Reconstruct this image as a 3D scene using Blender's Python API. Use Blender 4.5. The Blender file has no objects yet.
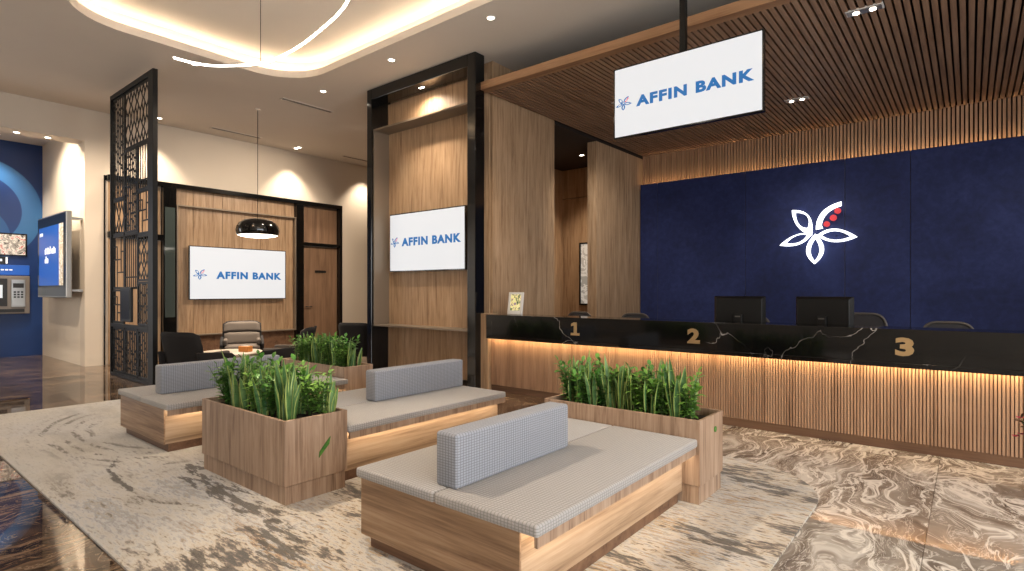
import bpy, bmesh, math, random
from mathutils import Vector, Matrix
random.seed(7)
PI = math.pi
S = bpy.context.scene
C = S.collection
WHITE = (1, 1, 1)

# ------------------------------------------------------------------ node materials
def srgb(r, g, b):
    f = lambda c: (c / 255 / 12.92) if c / 255 <= .04045 else ((c / 255 + .055) / 1.055) ** 2.4
    return (f(r), f(g), f(b), 1)

class N:
    """small helper to write a node tree as expressions"""
    def __init__(s, name):
        s.m = bpy.data.materials.new(name); s.m.use_nodes = True
        s.t = s.m.node_tree; s.t.nodes.clear()
        s.out = s.t.nodes.new('ShaderNodeOutputMaterial')
        s.b = s.t.nodes.new('ShaderNodeBsdfPrincipled')
        s.t.links.new(s.b.outputs[0], s.out.inputs[0])
    def put(s, sock, v):
        if hasattr(v, 'is_output'): s.t.links.new(v, sock)
        else: sock.default_value = v
    def co(s, which='Object'):
        return s.t.nodes.new('ShaderNodeTexCoord').outputs[which]
    def mapping(s, v, scale=(1, 1, 1), rot=(0, 0, 0), loc=(0, 0, 0)):
        n = s.t.nodes.new('ShaderNodeMapping'); s.put(n.inputs[0], v)
        n.inputs['Scale'].default_value = scale; n.inputs['Rotation'].default_value = rot; n.inputs['Location'].default_value = loc
        return n.outputs[0]
    def noise(s, v, scale=1, detail=4, rough=.55, dist=0, col=False):
        n = s.t.nodes.new('ShaderNodeTexNoise'); s.put(n.inputs['Vector'], v)
        n.inputs['Scale'].default_value = scale; n.inputs['Detail'].default_value = detail
        n.inputs['Roughness'].default_value = rough; n.inputs['Distortion'].default_value = dist
        return n.outputs['Color' if col else 'Fac']
    def wave(s, v, scale=1, dist=0, detail=2, direction='X', typ='BANDS', dscale=1, prof='SIN'):
        n = s.t.nodes.new('ShaderNodeTexWave'); s.put(n.inputs['Vector'], v); n.wave_type = typ
        n.wave_profile = prof
        if typ == 'BANDS': n.bands_direction = direction
        else: n.rings_direction = direction
        n.inputs['Scale'].default_value = scale; n.inputs['Distortion'].default_value = dist
        n.inputs['Detail'].default_value = detail; n.inputs['Detail Scale'].default_value = dscale
        return n.outputs['Fac']
    def voronoi(s, v, scale=1, feature='F1'):
        n = s.t.nodes.new('ShaderNodeTexVoronoi'); s.put(n.inputs['Vector'], v); n.inputs['Scale'].default_value = scale
        n.feature = feature
        return n.outputs['Distance']
    def math(s, op, a, b=0.0, c=0.0, clamp=False):
        n = s.t.nodes.new('ShaderNodeMath'); n.operation = op; n.use_clamp = clamp
        s.put(n.inputs[0], a); s.put(n.inputs[1], b); s.put(n.inputs[2], c)
        return n.outputs[0]
    def vmath(s, op, a, b=(0, 0, 0)):
        n = s.t.nodes.new('ShaderNodeVectorMath'); n.operation = op
        s.put(n.inputs[0], a)
        if op == 'SCALE': s.put(n.inputs[3], b)
        else: s.put(n.inputs[1], b)
        return n.outputs[0]
    def xyz(s, v):
        n = s.t.nodes.new('ShaderNodeSeparateXYZ'); s.put(n.inputs[0], v); return n.outputs
    def comb(s, x, y, z):
        n = s.t.nodes.new('ShaderNodeCombineXYZ'); s.put(n.inputs[0], x); s.put(n.inputs[1], y); s.put(n.inputs[2], z); return n.outputs[0]
    def ramp(s, f, stops, interp='LINEAR'):
        n = s.t.nodes.new('ShaderNodeValToRGB'); s.put(n.inputs[0], f); n.color_ramp.interpolation = interp
        e = n.color_ramp.elements
        while len(e) < len(stops): e.new(.5)
        for k, (p, c) in enumerate(stops):
            e[k].position = p; e[k].color = c if hasattr(c, '__len__') else (c, c, c, 1)
        return n.outputs[0]
    def mix(s, f, a, b, mode='MIX'):
        n = s.t.nodes.new('ShaderNodeMix'); n.data_type = 'RGBA'; n.blend_type = mode; n.clamp_factor = True
        s.put(n.inputs[0], f); s.put(n.inputs[6], a); s.put(n.inputs[7], b)
        return n.outputs[2]
    def step(s, x, lo, hi):
        n = s.t.nodes.new('ShaderNodeMapRange'); n.interpolation_type = 'SMOOTHSTEP'
        s.put(n.inputs[0], x); n.inputs[1].default_value = lo; n.inputs[2].default_value = hi
        return n.outputs[0]
    def bump(s, h, strength=.2, dist=.01):
        n = s.t.nodes.new('ShaderNodeBump'); s.put(n.inputs['Height'], h)
        n.inputs['Strength'].default_value = strength; n.inputs['Distance'].default_value = dist
        s.t.links.new(n.outputs[0], s.b.inputs['Normal'])
    def set(s, **k):
        names = dict(col='Base Color', rough='Roughness', metal='Metallic', spec='Specular IOR Level', coat='Coat Weight', sheen='Sheen Weight',
                     ecol='Emission Color', estr='Emission Strength', trans='Transmission Weight', ior='IOR', croughness='Coat Roughness')
        for kk, v in k.items(): s.put(s.b.inputs[names[kk]], v)
        return s.m

def flat(name, col, rough=.5, metal=0, spec=.5, **k):
    n = N(name); return n.set(col=col, rough=rough, metal=metal, spec=spec, **k)

def emit(name, col, strength, base=(.8, .8, .8, 1)):
    n = N(name); return n.set(col=base, rough=.4, ecol=col, estr=strength)

def wood(name, dark, mid, light, axis='Z', rough=.45, density=1.0, contrast=1.0, plank=None):
    """veneer: long streaks along the grain axis, fine pores, slow tone drift"""
    n = N(name); co = n.co()
    sc = {'Z': (9, 9, .55), 'X': (.55, 9, 9), 'Y': (9, .55, 9)}[axis]
    sc2 = {'Z': (70, 70, 2.2), 'X': (2.2, 70, 70), 'Y': (70, 2.2, 70)}[axis]
    d = density
    warp = n.noise(n.mapping(co, tuple(c * .35 for c in sc)), 1, 2, .5, col=True)
    p = n.vmath('ADD', n.mapping(co, tuple(c * d for c in sc)), n.vmath('SCALE', n.vmath('SUBTRACT', warp, (.5, .5, .5)), 1.4))
    a = n.noise(p, 1.0, 6, .62, .6)
    b = n.noise(n.mapping(co, tuple(c * d for c in sc2)), 1, 3, .6)
    f = n.math('ADD', n.math('MULTIPLY', a, .72), n.math('MULTIPLY', b, .28))
    w = .17 / contrast
    col = n.ramp(f, [(max(0, .5 - w), dark), (.5, mid), (min(1, .5 + w), light)])
    if plank:
        pos = n.xyz(co)[{'X': 0, 'Y': 1, 'Z': 2}[plank[0]]]
        cell = n.math('FLOOR', n.math('MULTIPLY', pos, 1 / plank[1]))
        wn = n.t.nodes.new('ShaderNodeTexWhiteNoise'); wn.noise_dimensions = '1D'; n.put(wn.inputs['W'], cell)
        col = n.mix(n.math('MULTIPLY', wn.outputs['Value'], .35), col, dark)
    n.bump(b, .08, .004)
    return n.set(col=col, rough=n.ramp(a, [(.2, rough + .1), (.8, rough - .06)]), spec=.4)

M = {}
M['oak'] = wood('oak veneer vertical', srgb(122, 95, 71), srgb(166, 136, 105), srgb(188, 160, 130), density=2.2, contrast=.95)
M['oak_light'] = wood('pale oak vertical', srgb(116, 91, 72), srgb(158, 131, 108), srgb(180, 155, 132), rough=.5, contrast=1.05, density=2.2)
M['oak_flat'] = wood('pale oak lengthwise', srgb(120, 95, 72), srgb(166, 139, 111), srgb(188, 163, 136), axis='Y', rough=.5, contrast=1.2)
M['oak_cross'] = wood('pale oak crosswise', srgb(108, 81, 59), srgb(148, 118, 90), srgb(172, 144, 115), axis='X', rough=.5, contrast=1.3)
M['walnut'] = wood('brown slat wood', srgb(130, 98, 74), srgb(168, 132, 104), srgb(186, 152, 122), rough=.5, density=1.3)
M['walnut_y'] = wood('brown slat wood lengthwise', srgb(112, 84, 64), srgb(146, 114, 90), srgb(164, 132, 106), axis='Y', rough=.5, density=1.3)
M['oak_x'] = wood('oak beam', srgb(112, 78, 54), srgb(150, 112, 80), srgb(172, 134, 100), axis='X')
M['door_wood'] = wood('russet door veneer', srgb(98, 74, 55), srgb(128, 99, 76), srgb(144, 114, 90), rough=.5)
M['plinth'] = wood('dark plinth wood', srgb(84, 60, 44), srgb(112, 82, 60), srgb(128, 96, 72), axis='X', rough=.55)
M['backing'] = flat('dark slat backing', srgb(36, 24, 17), .8)
M['black_metal'] = flat('satin black metal', srgb(13, 12, 11), .45, .0, .28)
M['black_gloss'] = flat('gloss black metal', srgb(12, 12, 12), .1, .0, .6)
M['dark_plastic'] = flat('dark plastic', srgb(24, 22, 20), .42)
M['dark_bronze'] = flat('bronze grey trim', srgb(128, 114, 98), .4, .3)
M['steel'] = flat('brushed steel', srgb(170, 168, 164), .3, .9)
M['atm_steel'] = flat('taupe machine casing', srgb(128, 118, 108), .38, .3)
M['gold'] = flat('brushed gold', srgb(196, 166, 122), .42, .85)
M['monitor_black'] = flat('matt black monitor shell', srgb(15, 14, 13), .5, 0, .35)
M['chair_rim'] = flat('grey chair rim', srgb(92, 86, 80), .5, .2)
M['white_paint'] = flat('white paint', srgb(226, 222, 216), .5)
M['soil'] = flat('dark soil', srgb(38, 28, 20), .95)
M['led_warm'] = emit('warm light strip', (1, .70, .36, 1), 44)
M['led_bench'] = emit('bench light strip', (1, .84, .62, 1), 26)
M['led_soft'] = emit('soft amber light strip', (1, .68, .34, 1), 26)
M['led_cove'] = emit('cove light strip', (1, .82, .60, 1), 22)
M['led_white'] = emit('white tube light', (1, .93, .82, 1), 22)
M['lens'] = emit('lamp lens', (1, .88, .72, 1), 14)
M['lamp_inner'] = emit('pendant diffuser', (1, .9, .76, 1), 5)
M['sign_white'] = emit('lit white acrylic', (.93, .96, 1, 1), 2.2)
M['sign_red'] = emit('lit red acrylic', (.85, .07, .09, 1), .35, srgb(200, 50, 60))
M['screen_white'] = emit('white lit screen', (.95, .97, 1, 1), .7, (.2, .2, .2, 1))
M['blue_ink'] = emit('blue screen ink', srgb(26, 112, 178), .75, srgb(16, 60, 110))
M['navy_ink'] = emit('dark blue screen ink', srgb(32, 84, 150), .7, srgb(30, 70, 130))
M['pink_ink'] = emit('pink screen ink', srgb(214, 60, 90), .7, srgb(190, 60, 80))
M['screen_dark'] = flat('dark glass screen', srgb(14, 18, 26), .3, 0, .3)

def plaster(name, col, sc=26):
    n = N(name); co = n.co()
    a = n.noise(co, 1.3, 4); b = n.noise(co, sc, 3)
    c2 = tuple(x * .9 for x in col[:3]) + (1,)
    n.bump(b, .05, .004)
    return n.set(col=n.mix(n.math('MULTIPLY', a, .8), col, c2), rough=.75, spec=.25)
M['plaster'] = plaster('cream plaster', srgb(212, 199, 182))
M['pillar'] = plaster('pale stone pillar', srgb(224, 212, 194))
M['ceiling'] = plaster('ceiling paint', srgb(222, 212, 200), 60)

def m_floor():
    n = N('brown veined marble floor'); co = n.co()
    px, py, pz = n.xyz(co)
    # bookmatched slabs: neighbouring tiles take a different offset of the same stone
    tx = n.math('FLOOR', n.math('MULTIPLY', n.math('ADD', px, .2), 1 / 1.77)); ty = n.math('FLOOR', n.math('MULTIPLY', n.math('ADD', py, .06), 1 / 3.0))
    off = n.comb(n.math('MULTIPLY', tx, 3.37), n.math('MULTIPLY', ty, 5.11), n.math('MULTIPLY', n.math('ADD', tx, ty), 1.7))
    p = n.vmath('ADD', co, off)
    w = n.noise(n.mapping(p, (.9, .6, 1), rot=(0, 0, .5)), 1.1, 3, .5, .3, col=True)
    q = n.vmath('ADD', p, n.vmath('SCALE', n.vmath('SUBTRACT', w, (.5, .5, .5)), 1.5))
    qs = n.mapping(q, (2.4, .75, 1), rot=(0, 0, .35))
    base = n.noise(qs, 1.3, 6, .62, 1.2)
    ridge = n.math('ABSOLUTE', n.math('SUBTRACT', n.noise(qs, 1.0, 5, .6, 1.6), .5))
    vein = n.math('SUBTRACT', 1, n.step(ridge, .0, .035))
    ridge2 = n.math('ABSOLUTE', n.math('SUBTRACT', n.noise(n.mapping(q, (5, 1.8, 1), rot=(0, 0, .5)), 1.3, 5, .65, 2.0), .5))
    vein2 = n.math('SUBTRACT', 1, n.step(ridge2, .0, .028))
    light = n.ramp(base, [(.3, srgb(86, 76, 68)), (.43, srgb(124, 112, 101)), (.55, srgb(154, 144, 133)), (.66, srgb(206, 199, 189))])
    light = n.mix(n.math('MULTIPLY', vein, .85), light, srgb(240, 233, 222))
    light = n.mix(n.math('MULTIPLY', vein2, .6), light, srgb(226, 218, 206))
    # darker straight-grained stone on the far left of the hall
    g = n.noise(n.mapping(q, (5.5, .55, 1), rot=(0, 0, -.1)), 1.4, 6, .62, .8)
    dark = n.ramp(g, [(.34, srgb(28, 21, 16)), (.48, srgb(66, 50, 39)), (.56, srgb(96, 76, 60)), (.68, srgb(150, 126, 102))])
    dark = n.mix(n.math('MULTIPLY', vein2, .35), dark, srgb(190, 168, 140))
    col = n.mix(n.step(px, -3.0, -1.4), dark, light)
    jx = n.math('ABSOLUTE', n.math('SUBTRACT', n.math('FRACT', n.math('ADD', n.math('MULTIPLY', n.math('ADD', px, .2), 1 / 1.77), .5)), .5))
    jy = n.math('ABSOLUTE', n.math('SUBTRACT', n.math('FRACT', n.math('ADD', n.math('MULTIPLY', n.math('ADD', py, .06), 1 / 3.0), .5)), .5))
    j = n.math('MAXIMUM', n.math('LESS_THAN', jx, .0016), n.math('LESS_THAN', jy, .001))
    col = n.mix(n.math('MULTIPLY', j, .6), col, srgb(70, 58, 46))
    return n.set(col=col, rough=.025, spec=.45)
M['floor'] = m_floor()

def m_rug():
    n = N('abstract woven rug'); co = n.co()
    px, py, pz = n.xyz(co)
    w = n.noise(n.mapping(co, (.7, 1.1, 1)), 1, 3, .5, .5, col=True)
    q = n.vmath('ADD', co, n.vmath('SCALE', n.vmath('SUBTRACT', w, (.5, .5, .5)), .8))
    big = n.noise(n.mapping(q, (.55, .9, 1), loc=(3, 1, 0)), 1, 3, .5)
    dash = n.noise(n.mapping(co, (9, 38, 1)), 1, 3, .65)             # short woven dashes running along the bench fronts
    pile = n.noise(co, 140, 2, .6)
    cream = n.ramp(big, [(.30, srgb(186, 180, 170)), (.46, srgb(206, 201, 192)), (.6, srgb(198, 197, 196)), (.75, srgb(180, 177, 170))])
    f = n.noise(n.mapping(q, (.7, 2.3, 1), loc=(1.7, 4.4, 0)), 1.15, 8, .72, .2)
    f = n.math('ADD', f, n.math('MULTIPLY', n.math('SUBTRACT', dash, .5), .45))
    f = n.math('MULTIPLY_ADD', n.math('SUBTRACT', f, .5), 1.45, .5)
    abstract = n.ramp(f, [(.30, srgb(46, 40, 36)), (.37, srgb(112, 96, 82)), (.415, srgb(196, 178, 152)), (.47, srgb(208, 199, 184)), (.53, srgb(202, 197, 190)),
                          (.575, srgb(150, 148, 146)), (.61, srgb(200, 180, 150)), (.655, srgb(176, 140, 98)), (.69, srgb(108, 88, 70)), (.75, srgb(48, 42, 38))])
    plain = n.ramp(f, [(.22, srgb(52, 46, 42)), (.33, srgb(118, 108, 98)), (.41, srgb(186, 180, 170)), (.50, srgb(206, 201, 193)), (.575, srgb(196, 196, 197)),
                       (.64, srgb(158, 160, 164)), (.70, srgb(194, 186, 174)), (.80, srgb(112, 104, 96))])
    abstract = n.mix(n.step(n.math('ADD', px, n.math('MULTIPLY', n.math('SUBTRACT', big, .5), 3.0)), -4.4, -2.6), plain, abstract)
    zone = n.math('ADD', n.noise(n.mapping(co, (.5, .8, 1), loc=(7, 3, 0)), 1, 2), n.math('MULTIPLY', n.math('ADD', px, 5.2), .17))
    zone = n.math('ADD', .22, n.math('MULTIPLY', n.step(zone, .36, .62), .68))
    col = n.mix(zone, cream, abstract)
    # swept arcs near the far bench
    ex = n.math('SUBTRACT', px, -6.6); ey = n.math('MULTIPLY', n.math('SUBTRACT', py, 2.15), 1.9)
    r = n.math('SQRT', n.math('ADD', n.math('POWER', ex, 2), n.math('POWER', ey, 2)))
    r = n.math('ADD', r, n.math('MULTIPLY', n.math('SUBTRACT', n.noise(co, 1.3, 3, .55), .5), .35))
    band = n.math('MULTIPLY', n.step(r, .75, .95), n.math('SUBTRACT', 1, n.step(r, 1.55, 1.85)))
    ring = n.step(n.math('SINE', n.math('MULTIPLY', r, 30)), -.1, .8)
    brk = n.math('ADD', n.noise(co, 2.6, 3, .6), n.math('MULTIPLY', n.math('SUBTRACT', dash, .5), .7))
    arc = n.math('MULTIPLY', n.math('MULTIPLY', band, ring), n.step(brk, .45, .6))
    arc = n.math('MULTIPLY', arc, n.math('SUBTRACT', 1, n.step(py, 1.75, 2.2)))
    col = n.mix(n.math('MULTIPLY', arc, .8), col, srgb(92, 86, 80))
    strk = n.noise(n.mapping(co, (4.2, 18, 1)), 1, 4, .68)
    # dark broken smears: painted shadow with rug blots before the planter, and a comma shaped one further left
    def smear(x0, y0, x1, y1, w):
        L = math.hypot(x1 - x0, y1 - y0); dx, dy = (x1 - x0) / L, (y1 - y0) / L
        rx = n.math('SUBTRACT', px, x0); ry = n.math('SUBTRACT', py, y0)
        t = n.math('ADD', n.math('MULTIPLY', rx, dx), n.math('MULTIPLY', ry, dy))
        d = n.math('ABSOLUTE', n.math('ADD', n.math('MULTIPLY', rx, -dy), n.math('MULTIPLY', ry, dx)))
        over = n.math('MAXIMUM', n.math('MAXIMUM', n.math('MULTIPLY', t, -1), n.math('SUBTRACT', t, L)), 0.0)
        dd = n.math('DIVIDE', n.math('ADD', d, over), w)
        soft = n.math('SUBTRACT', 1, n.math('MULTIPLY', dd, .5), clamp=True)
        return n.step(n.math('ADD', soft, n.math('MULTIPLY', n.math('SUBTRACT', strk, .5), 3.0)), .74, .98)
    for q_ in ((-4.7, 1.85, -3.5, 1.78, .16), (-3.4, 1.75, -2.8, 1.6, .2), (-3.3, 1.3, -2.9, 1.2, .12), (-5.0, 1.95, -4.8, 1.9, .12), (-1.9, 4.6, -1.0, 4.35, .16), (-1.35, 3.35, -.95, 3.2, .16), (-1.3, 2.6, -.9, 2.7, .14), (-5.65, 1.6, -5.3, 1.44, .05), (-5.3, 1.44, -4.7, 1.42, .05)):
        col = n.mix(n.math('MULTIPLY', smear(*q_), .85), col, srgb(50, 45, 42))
    col = n.mix(n.math('MULTIPLY', n.step(dash, .52, .68), .3), col, srgb(120, 108, 94))
    col = n.mix(n.math('MULTIPLY', pile, .35), col, srgb(140, 130, 116))
    n.bump(n.math('ADD', pile, dash), .5, .012)
    return n.set(col=col, rough=.95, spec=.1, sheen=.15)
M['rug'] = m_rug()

def m_fabric(name, base, line, k=1.0):
    n = N(name); co = n.co(); p = n.xyz(co)
    g = n.t.nodes.new('ShaderNodeTexCoord').outputs['Normal']
    nx = n.xyz(g)
    f = None
    for ax, per in ((0, .02), (1, .02), (2, .0135)):
        t = n.math('ABSOLUTE', n.math('SUBTRACT', n.math('FRACT', n.math('MULTIPLY', p[ax], 1 / per)), .5))   # 0.5 on a thread line
        ln = n.math('SUBTRACT', 1, n.step(t, .28, .46))
        ln = n.math('ADD', ln, n.math('ABSOLUTE', nx[ax]), clamp=True)
        f = ln if f is None else n.math('MULTIPLY', f, ln)
    nz = n.noise(co, 120, 3, .6)
    f2 = n.math('MULTIPLY', f, n.math('ADD', .65, n.math('MULTIPLY', nz, .5)), clamp=True)
    n.bump(f, .35, .006)
    return n.set(col=n.mix(n.math('MULTIPLY', f2, 1), line, base), rough=.9, spec=.15, sheen=.25)
M['fabric'] = m_fabric('grey checked weave', srgb(152, 154, 160), srgb(112, 114, 120))
M['fabric_seat'] = m_fabric('warm grey seat weave', srgb(168, 164, 160), srgb(136, 132, 128))

def m_navy():
    n = N('navy suede wall panel'); co = n.co()
    a = n.noise(co, .9, 5, .6, .5); b = n.noise(co, 9, 5, .7, .4)
    f = n.math('ADD', n.math('MULTIPLY', a, .55), n.math('MULTIPLY', b, .45))
    n.bump(b, .1, .005)
    return n.set(col=n.ramp(f, [(.35, srgb(22, 30, 66)), (.5, srgb(30, 40, 84)), (.65, srgb(40, 52, 100))]), rough=.7, spec=.25, sheen=.2)
M['navy'] = m_navy()

def m_blackmarble():
    n = N('black marble with white veins'); co = n.co()
    p = n.mapping(co, (1, 1, 1.3), rot=(0, .5, 0))
    w = n.noise(p, 1.6, 4, .6, .4, col=True)
    q = n.vmath('ADD', p, n.vmath('SCALE', n.vmath('SUBTRACT', w, (.5, .5, .5)), .7))
    r = n.voronoi(q, 1.05, 'DISTANCE_TO_EDGE')
    v = n.math('MULTIPLY', n.math('SUBTRACT', 1, n.step(r, 0, .006)), n.step(n.noise(co, 1.3, 2), .46, .66))
    sp = n.step(n.noise(co, 14, 4, .7), .68, .76)
    col = n.mix(n.math('MULTIPLY', v, .8), srgb(13, 12, 12), srgb(190, 182, 172))
    col = n.mix(n.math('MULTIPLY', sp, .05), col, srgb(150, 145, 140))
    return n.set(col=col, rough=.08, spec=.5)
M['black_marble'] = m_blackmarble()

def m_leaf(name, c1, c2, rough=.42):
    n = N(name); co = n.co()
    f = n.noise(co, 14, 3, .6)
    inf = n.t.nodes.new('ShaderNodeObjectInfo').outputs['Random']
    f = n.math('ADD', n.math('MULTIPLY', f, .8), n.math('MULTIPLY', inf, .25))
    n.b.inputs['Subsurface Weight'].default_value = 0
    return n.set(col=n.ramp(f, [(.3, c1), (.75, c2)]), rough=rough, spec=.4)
M['leaf'] = m_leaf('shrub leaf', srgb(70, 120, 42), srgb(138, 182, 80))
M['leaf_dark'] = m_leaf('deep shrub leaf', srgb(48, 100, 38), srgb(104, 156, 64))
M['blade'] = m_leaf('snake plant blade', srgb(46, 88, 44), srgb(112, 148, 88))
M['blade_edge'] = m_leaf('snake plant margin', srgb(140, 158, 78), srgb(182, 194, 114))
M['stem'] = flat('green stem', srgb(74, 96, 44), .6)
M['chair_shell'] = flat('charcoal felt', srgb(34, 32, 32), .85, 0, .2)
M['chair_pad'] = flat('taupe upholstery', srgb(86, 78, 71), .8, 0, .25)
M['mesh_back'] = flat('grey mesh chair back', srgb(48, 46, 48), .7)
M['table_top'] = flat('pale stone table top', srgb(214, 200, 180), .3)
M['orange'] = flat('orange box card', srgb(206, 132, 62), .6)
M['glass_dark'] = flat('smoked glass', srgb(60, 68, 66), .06, 0, .7)
M['petal_pink'] = flat('pink petal', srgb(188, 52, 82), .6)
M['leaf_brown'] = m_leaf('bronze leaf', srgb(50, 34, 26), srgb(92, 66, 52))
M['pot'] = flat('grey clay pot', srgb(120, 108, 98), .7)

def m_atm_wall():
    n = N('blue printed wall with arcs'); co = n.co(); px, py, pz = n.xyz(co)
    def ringmask(cy, cz, r0, r1):
        r = n.math('SQRT', n.math('ADD', n.math('POWER', n.math('SUBTRACT', py, cy), 2), n.math('POWER', n.math('SUBTRACT', pz, cz), 2)))
        return n.math('MULTIPLY', n.step(r, r0, r0 + .02), n.math('SUBTRACT', 1, n.step(r, r1, r1 + .02)))
    col = n.ramp(n.noise(co, .8, 2), [(.3, srgb(14, 42, 92)), (.7, srgb(22, 60, 120))])
    col = n.mix(n.math('MULTIPLY', ringmask(2.05, 3.2, .78, 1.14), .75), col, srgb(64, 122, 176))
    col = n.mix(n.math('MULTIPLY', ringmask(1.9, 2.6, .42, .74), .55), col, srgb(48, 104, 160))
    return n.set(col=col, rough=.35, spec=.4)
M['atm_wall'] = m_atm_wall()

def m_photo(name, seed, cols, sc=5):
    n = N(name); co = n.mapping(n.co(), (1, 1, 1), loc=(seed, seed, 0))
    f = n.noise(co, sc, 4, .65, 1.2)
    st = [(.3 + .4 * k / (len(cols) - 1), c) for k, c in enumerate(cols)]
    c = n.ramp(f, st, 'CONSTANT')
    return n.set(col=c, rough=.3, ecol=c, estr=.5)
M['photo_street'] = m_photo('lit photograph of a shopfront', 3, [srgb(60, 56, 52), srgb(150, 140, 128), srgb(206, 198, 186), srgb(170, 70, 60), srgb(120, 112, 104)], 9)
M['photo_green'] = m_photo('glowing card picture', 8, [srgb(40, 52, 34), srgb(96, 110, 60), srgb(226, 214, 150), srgb(120, 100, 120), srgb(60, 70, 50)], 10)  # the print glows by itself, light put into its colour
M['photo_city'] = m_photo('lit photograph strip', 12, [srgb(220, 212, 196), srgb(186, 170, 142), srgb(226, 220, 208), srgb(96, 100, 84)], 6)
M['screen_blue'] = emit('blue lit screen', srgb(24, 88, 176), .75, srgb(20, 60, 120))
M['screen_text'] = emit('white screen text', (1, 1, 1, 1), .75)
M['mirror'] = flat('mottled mirror glass', srgb(190, 186, 176), .2, .7)
M['speckle'] = m_photo('glowing marble art', 21, [srgb(150, 146, 138), srgb(196, 192, 184), srgb(168, 162, 152), srgb(210, 206, 198)], 3)  # emits its own colours although this panel is no lamp

# ------------------------------------------------------------------ mesh helpers
class MB:
    def __init__(s): s.v = []; s.f = []; s.mi = []; s.sm = []
    def add(s, vs, fs, mi=0, smooth=False):
        o = len(s.v); s.v += [tuple(v) for v in vs]
        for f in fs: s.f.append(tuple(o + i for i in f)); s.mi.append(mi); s.sm.append(smooth)
        return s
    def box(s, x0, x1, y0, y1, z0, z1, mi=0):
        return s.add([(x, y, z) for z in (z0, z1) for y in (y0, y1) for x in (x0, x1)],
                     [(0, 2, 3, 1), (4, 5, 7, 6), (0, 1, 5, 4), (2, 6, 7, 3), (0, 4, 6, 2), (1, 3, 7, 5)], mi)
    def bar(s, a, b, w, d, up=(0, 1, 0), mi=0):
        """box-section bar from a to b; d along `up`, w across"""
        a = Vector(a); b = Vector(b); t = (b - a).normalized(); u = Vector(up).normalized(); n = t.cross(u).normalized()
        vs = [p + n * (w / 2 * i) + u * (d / 2 * j) for p in (a, b) for j in (-1, 1) for i in (-1, 1)]
        return s.add(vs, [(0, 2, 3, 1), (4, 5, 7, 6), (0, 1, 5, 4), (2, 6, 7, 3), (0, 4, 6, 2), (1, 3, 7, 5)], mi)
    def lathe(s, prof, n=24, c=(0, 0), mi=0, smooth=True, cap=True):
        vs = []; fs = []
        for r, z in prof:
            for k in range(n): vs.append((c[0] + r * math.cos(2 * PI * k / n), c[1] + r * math.sin(2 * PI * k / n), z))
        for i in range(len(prof) - 1):
            for k in range(n): fs.append((i * n + k, i * n + (k + 1) % n, (i + 1) * n + (k + 1) % n, (i + 1) * n + k))
        s.add(vs, fs, mi, smooth)
        if cap:
            m = len(prof) - 1; o = len(s.v) - len(vs)
            if prof[0][0] > 1e-5: s.f.append(tuple(o + k for k in reversed(range(n)))); s.mi.append(mi); s.sm.append(False)
            if prof[m][0] > 1e-5: s.f.append(tuple(o + m * n + k for k in range(n))); s.mi.append(mi); s.sm.append(False)
        return s
    def tube(s, pts, r, n=8, mi=0):
        pts = [Vector(p) for p in pts]; rs = r if hasattr(r, '__len__') else [r] * len(pts)
        vs = []; fs = []
        ref = Vector((0, 0, 1))
        for i, p in enumerate(pts):
            t = (pts[min(i + 1, len(pts) - 1)] - pts[max(i - 1, 0)]).normalized()
            a = ref if abs(t.dot(ref)) < .95 else Vector((1, 0, 0))
            u = t.cross(a).normalized(); v = t.cross(u)
            for k in range(n): vs.append(p + (u * math.cos(2 * PI * k / n) + v * math.sin(2 * PI * k / n)) * rs[i])
        for i in range(len(pts) - 1):
            for k in range(n): fs.append((i * n + k, i * n + (k + 1) % n, (i + 1) * n + (k + 1) % n, (i + 1) * n + k))
        fs.append(tuple(reversed(range(n)))); fs.append(tuple((len(pts) - 1) * n + k for k in range(n)))
        return s.add(vs, fs, mi, True)
    def ring(s, outer, inner, y0, y1, mi=0):
        """extruded flat ring in the xz plane: outer and inner loops of the same length"""
        n = len(outer)
        vs = [(x, y, z) for y in (y0, y1) for L in (outer, inner) for x, z in L]
        fs = []
        for k in range(n):
            j = (k + 1) % n
            fs += [(k, j, n + j, n + k), (2 * n + k, 3 * n + k, 3 * n + j, 2 * n + j), (k, 2 * n + k, 2 * n + j, j), (n + k, n + j, 3 * n + j, 3 * n + k)]
        return s.add(vs, fs, mi)
    def plate(s, loop, y0, y1, mi=0):
        n = len(loop)
        vs = [(x, y, z) for y in (y0, y1) for x, z in loop]
        fs = [tuple(range(n)), tuple(reversed(range(n, 2 * n)))] + [(k, n + k, n + (k + 1) % n, (k + 1) % n) for k in range(n)]
        return s.add(vs, fs, mi)
    def build(s, name, mats, parent=None, bevel=0, seg=2, loc=None, recalc=True, smooth_angle=None):
        me = bpy.data.meshes.new(name); me.from_pydata(s.v, [], s.f)
        for m in (mats if isinstance(mats, (list, tuple)) else [mats]): me.materials.append(m)
        for p, mi, sm in zip(me.polygons, s.mi, s.sm): p.material_index = mi; p.use_smooth = sm
        if recalc or bevel:
            bm = bmesh.new(); bm.from_mesh(me)
            if recalc: bmesh.ops.recalc_face_normals(bm, faces=bm.faces)
            if bevel:
                bmesh.ops.bevel(bm, geom=[e for e in bm.edges if e.calc_face_angle(0) > .6], offset=bevel, segments=seg, profile=.5, affect='EDGES', clamp_overlap=True)
                if seg > 2:
                    for f in bm.faces: f.smooth = True
            bm.to_mesh(me); bm.free()
        o = bpy.data.objects.new(name, me); C.objects.link(o)
        if parent: o.parent = parent
        if loc: o.location = loc
        return o

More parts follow.
